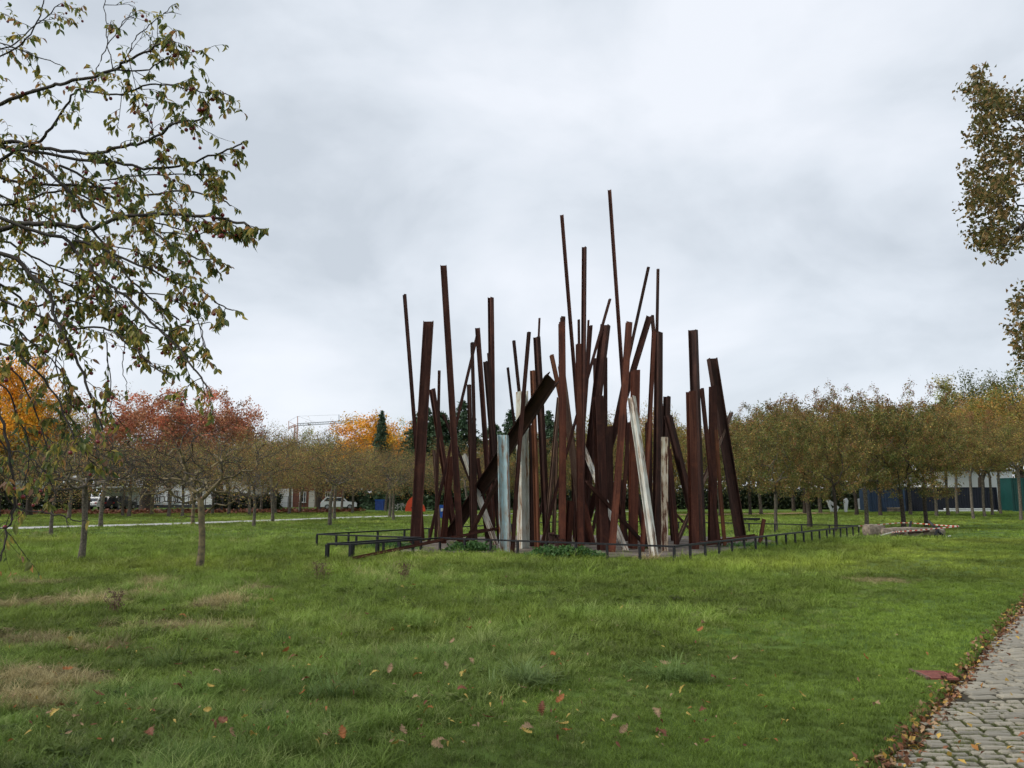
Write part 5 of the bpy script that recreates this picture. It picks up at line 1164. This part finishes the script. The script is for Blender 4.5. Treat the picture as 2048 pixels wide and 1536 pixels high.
def container(x0, x1, D, h, mat, label, dep=2.4, rz=0.0):
    W = wx(x1, D) - wx(x0, D); t = empty('container', (wx((x0 + x1) / 2, D), D, 0), rz); tag(t, label, 'container')
    out_ = []; n = int(W / .28)
    for i in range(n):
        a = -W / 2 + W * i / n; s = W / n; out_ += [(a, 0.0), (a + s * .35, 0.0), (a + s * .5, .045), (a + s * .85, .045)]
    out_ += [(W / 2, 0), (W / 2, dep), (-W / 2, dep)]; k = len(out_)
    MB().add([(x, y, .14) for x, y in out_] + [(x, y, h - .1) for x, y in out_], [(i, (i + 1) % k, k + (i + 1) % k, k + i) for i in range(k)]).build('corrugated_wall', M[mat], t)
    MB().box((0, dep / 2, h - .05), (W + .04, dep + .04, .12)).build('roof', M[mat], t); fr = MB()
    for x in (-W / 2, W / 2): fr.box((x, -.012, h / 2), (.14, .10, h - .02))
    fr.box((0, -.012, .08), (W, .09, .16)); fr.build('frame', M[mat], t)
container(1731, 1800, 84, 2.62, 'container_blue', 'faded blue corrugated container behind the trees on the right'); container(1802, 1983, 86, 2.62, 'container_navy', 'long navy black container, right of the faded blue one'); container(2014, 2110, 84, 3.6, 'container_green', 'teal green container at the right picture edge')
pt = empty('pallet', (wx(1781, 82.5), 82.5, 0)); tag(pt, 'wooden pallet lying in front of the faded blue container', 'pallet')
for k in range(5): MB().box((0, -.5 + k * .25, .46), (1.3, .16, .04)).build('slat', M['wood'], pt)
for z in (.08, .27):
    for x in (-.55, 0, .55): MB().box((x, 0, z + .05), (.12, 1.1, .10)).build('block', M['wood'], pt)
for z in (.02, .21, .40): MB().box((0, -.54, z), (1.3, .08, .05)).build('slat', M['wood'], pt)
bp = empty('beam_stack', (wx(1922, 84), 84, 0)); tag(bp, 'pair of long white planks lying before the navy container', 'planks')
for k, z in enumerate((.12, .30)): MB().box((.1 * k, 0, z), (6.4 - k * 1.4, .3, .12)).build('plank', M['white'], bp)
rk = empty('rack', (wx(1994, 88), 88, 0)); tag(rk, 'pale metal rack standing between navy container and teal one', 'rack')
for x in (-.42, .42): MB().box((x, 0, 1.0), (.07, .07, 2.0)).build('upright', M['offwhite'], rk)
for k in range(8): MB().box((0, 0, .2 + k * .25), (.84, .3, .06)).build('shelf', M['offwhite'], rk)
def folded(px, D, plates, label):
    t = empty('white_sculpture', (wx(px, D), D, 0)); tag(t, label, 'sculpture', 'white sculptures on the far lawn')
    for pl_ in plates: mb_ = MB(); mb_.prism([(a - 0, z) for a, z in pl_], -.09, .09); o = mb_.build('plate', M['white'], t); o.rotation_euler = (0, 0, rl.uniform(-.4, .4))
folded(1655, 80, [[(-.55, 1.2), (-.2, 1.35), (.75, .55), (.6, .35)], [(-.5, 1.1), (-.3, 1.2), (.15, .1), (-.05, .02)], [(-.05, 0.02), (.15, .2), (.75, .5), (.55, .1)], [(.1, .35), (.4, .55), (.3, .25)]], 'angular white sculpture of folded plates between two trunks on the right')
folded(1684, 80, [[(-.2, 1.3), (.1, 1.45), (.25, 1.2), (.0, .0), (-.2, .05)]], 'narrow white standing form just right of the folded white sculpture')
folded(1708, 88, [[(-.3, 1.3), (.4, 1.4), (.45, .2), (.1, .2)]], 'white tilted block farther back, left of the faded blue container')
g = G(1500, 1043); ds = empty('dark_bench', (g.x, g.y, 0)); tag(ds, 'low dark slab lying on the lawn right of the beams', 'slab'); MB().box((0, 0, .16), (1.2, .5, .14)).build('top', M['black_steel'], ds); MB().box((-.35, 0, .05), (.12, .4, .12)).build('foot', M['black_steel'], ds); MB().box((.35, 0, .05), (.12, .4, .12)).build('foot', M['black_steel'], ds)
g = P(828, 1022, 84); osc = empty('orange_sculpture', (g.x, 84, 0)); tag(osc, 'bright orange-red rounded sculpture left of the big beams', 'sculpture')
def half(cx, r, h, y0, y1): return MB().prism([(cx + r * math.cos(a), h * math.sin(a)) for a in np.linspace(math.pi, 0, 19)], y0, y1)
half(.05, .98, 1.62, -.25, .25).build('dome', M['orange'], osc); half(.85, .42, .82, -.62, -.27).build('lobe', M['orange'], osc); MB().tube([(-.25, -.3, .42), (-.25, -.2, .42)], .06, 8).build('bolt', M['black_steel'], osc)
g = G(880, 1038); bx_ = empty('information_board', (g.x, g.y, 0), R(35)); tag(bx_, 'bright blue information board with white patch, seen between the left beams', 'sign'); MB().box((0, 0, .53), (.62, .06, .96)).build('panel', M['blue'], bx_); MB().box((.12, -.036, .66), (.2, .012, .22)).build('label', M['white'], bx_); MB().box((0, .1, .2), (.1, .12, .4)).build('foot', M['black_steel'], bx_)
bn = empty('waste_container', (wx(763, 90), 90, 0)); tag(bn, 'blue waste container with pale lid before the hedge left of the beams', 'waste bin'); MB().box((0, 0, .62), (.92, .8, 1.1), taper=1.08).build('body', M['bin_blue'], bn); MB().box((0, 0, 1.22), (1.04, .9, .09)).build('lid', M['blue'], bn)
for sx in (-1, 1): MB().disc((sx * .38, -.3, .09), (1, 0, 0), .09, .06, 10).build('wheel', M['tyre'], bn)
bk = empty('bicycle', (wx(802, 88), 88, 0), R(15)); tag(bk, 'pale bicycle leaning beside the orange-red sculpture', 'bicycle')
def ring(c, r, t, n=20): return MB().tube([(c + r * math.cos(2 * math.pi * k / n), 0, r + r * math.sin(2 * math.pi * k / n)) for k in range(n + 1)], t, 5, False)
for c in (-.52, .52): ring(c, .34, .03).build('wheel', M['offwhite'], bk)
fr = MB(); 
for a, b in (((-.52, .34), (-.15, .34)), ((-.15, .34), (-.22, .85)), ((-.52, .34), (-.2, .75)), ((-.15, .34), (.38, .8)), ((-.2, .75), (.38, .8)), ((.52, .34), (.36, .95))): fr.tube([(a[0], 0, a[1]), (b[0], 0, b[1])], .025, 6)
fr.build('frame', M['offwhite'], bk); MB().box((-.24, 0, .92), (.24, .12, .06)).build('saddle', M['tyre'], bk); MB().tube([(.34, -.28, .98), (.36, 0, 1.0), (.34, .28, .98)], .02, 6).build('handlebar', M['tyre'], bk)
def car(px, D, rz, col, label, L=4.4, H=1.55, van=False):
    t = empty('parked_car', (wx(px, D), D, 0), rz); tag(t, label, 'car', 'cars parked before the houses'); m = plain('car_paint', col, tuple(c * .9 for c in col), .3, 1, .5)
    low = [(-L / 2, .35), (L / 2, .35), (L / 2, .75), (L / 2 - .15, .92), (L * .22, 1.0), (-L / 2 + .1, 1.02), (-L / 2, .8)]
    cab = [(L * .24, .98), (L * .10, H), (-L * .36, H), (-L / 2 + .12, 1.0)]
    MB().prism(low, -.86, .86).build('body', m, t); cb = MB().prism(cab, -.72, .72).build('cabin', m, t)
    gl = [(L * .19, 1.03), (L * .085, H - .09), (-L * .33, H - .09), (-L / 2 + .38, 1.03)]
    for s in (-1, 1): MB().prism(gl, s * .722, s * .735).build('side_window', M['glass'], t)
    MB().add([(-L * .365 - .01, -.6, H - .08), (-L * .365 - .01, .6, H - .08), (-L / 2 + .08, .66, 1.06), (-L / 2 + .08, -.66, 1.06)], [(0, 1, 2, 3)]).build('rear_window', M['glass'], t)
    for x in (-L * .31, L * .31):
        for s in (-1, 1): w = MB().disc((x, s * .80, .33), (0, 1, 0), .33, .2, 16).build('wheel', M['tyre'], t); MB().disc((x, s * .905, .33), (0, 1, 0), .2, .02, 12).build('rim', M['rim'], w)
    for s in (-1, 1): MB().box((-L / 2 - .005, s * .66, .82), (.05, .26, .16)).build('tail_light', M['tape_red'], t); MB().box((L / 2, s * .6, .72), (.05, .3, .12)).build('headlight', M['white'], t)
    MB().box((-L / 2 - .02, 0, .45), (.08, 1.6, .2)).build('bumper', M['plinth'], t)
car(199, 101, R(20), (0.33, 0.34, 0.36), 'silver grey parked car, leftmost beside the carport'); car(219, 99, R(75), (0.72, 0.72, 0.72), 'white parked car showing its back, next to the silver one', H=1.6); car(236, 100, R(78), (0.03, 0.02, 0.03), 'dark maroon parked car between white and black ones', H=1.65); car(250, 101, R(80), (0.012, 0.016, 0.02), 'black parked car, rightmost before the carport', H=1.65); car(682, 98, R(10), (0.7, 0.7, 0.7), 'white parked car half hidden by trees, left of the blue waste container')
# wire fence at left
a0, a1 = P(165, 1000, 78), P(640, 1000, 84); wf = empty('wire_fence', (a0.x, a0.y, 0)); tag(wf, 'thin wire fence with slim posts in front of the white house', 'fence')
for k in range(15): q = (a1 - a0) * (k / 14); MB().bar((q.x, q.y, -.05), (q.x, q.y, 1.65), .06).build('post', M['plinth'], wf)
for z in (.3, .95, 1.6): MB().bar((0, 0, z), (a1.x - a0.x, a1.y - a0.y, z), .022).build('wire', M['plinth'], wf)
# tower crane
CD = 260.0
def cp(x, y): q = P(x, y, CD); return Vector((q.x, 0, q.z))
cr0 = cp(592.5, 900); crn = empty('tower_crane', (cr0.x, CD, 0)); tag(crn, 'orange-masted tower crane with long grey jib behind the trees', 'crane'); o0 = Vector((cr0.x, 0, 0))
def lattice(a, b, w, n, r): 
    mb_ = MB(); a = a - o0; b = b - o0; d = (b - a).normalized(); up = Vector((-d.z, 0, d.x)); cs = [up * w / 2 + Vector((0, w / 2, 0)), up * w / 2 - Vector((0, w / 2, 0)), -up * w / 2 + Vector((0, w / 2, 0)), -up * w / 2 - Vector((0, w / 2, 0))]
    for c in cs: mb_.bar(a + c, b + c, r)
    for k in range(n):
        p, q = a.lerp(b, k / n), a.lerp(b, (k + 1) / n)
        mb_.bar(p + cs[1], q + cs[3], r * .7); mb_.bar(p + cs[3], q + cs[1], r * .7); mb_.bar(p + cs[0], q + cs[1], r * .6)
    return mb_
base_ = cp(592.5, 880); base_.z = 0
lattice(base_, cp(592.5, 850), .9, 26, .17).build('mast', M['crane_orange_hazed'], crn); lattice(cp(594, 849.5), cp(765, 839), .75, 34, .12).build('jib', M['crane_steel_hazed'], crn); lattice(cp(592, 850), cp(577.5, 856), .5, 4, .12).build('counter_jib', M['crane_orange_hazed'], crn)
mb_ = MB(); mb_.bar(cp(595.3, 850) - o0, cp(595.3, 832.5) - o0, .22); mb_.bar(cp(577.5, 842) - o0, cp(577.5, 862) - o0, .18); mb_.bar(cp(577.5, 843) - o0, cp(590, 850) - o0, .12); mb_.build('apex_post', M['crane_orange_hazed'], crn)
mb_ = MB(); mb_.bar(cp(595.3, 832.5) - o0, cp(577.5, 842.5) - o0, .07); mb_.bar(cp(595.3, 832.5) - o0, cp(636, 846) - o0, .06); mb_.bar(cp(595.3, 832.5) - o0, cp(678, 829.5) - o0, .05); mb_.build('tie_cable', M['crane_steel_hazed'], crn)
MB().bar(cp(678, 845) - o0, cp(678, 829) - o0, .2).build('jib_post', M['crane_steel_hazed'], crn); MB().bar(cp(619, 848) - o0, cp(619, 851) - o0, .9, .5).build('trolley', M['crane_orange_hazed'], crn)
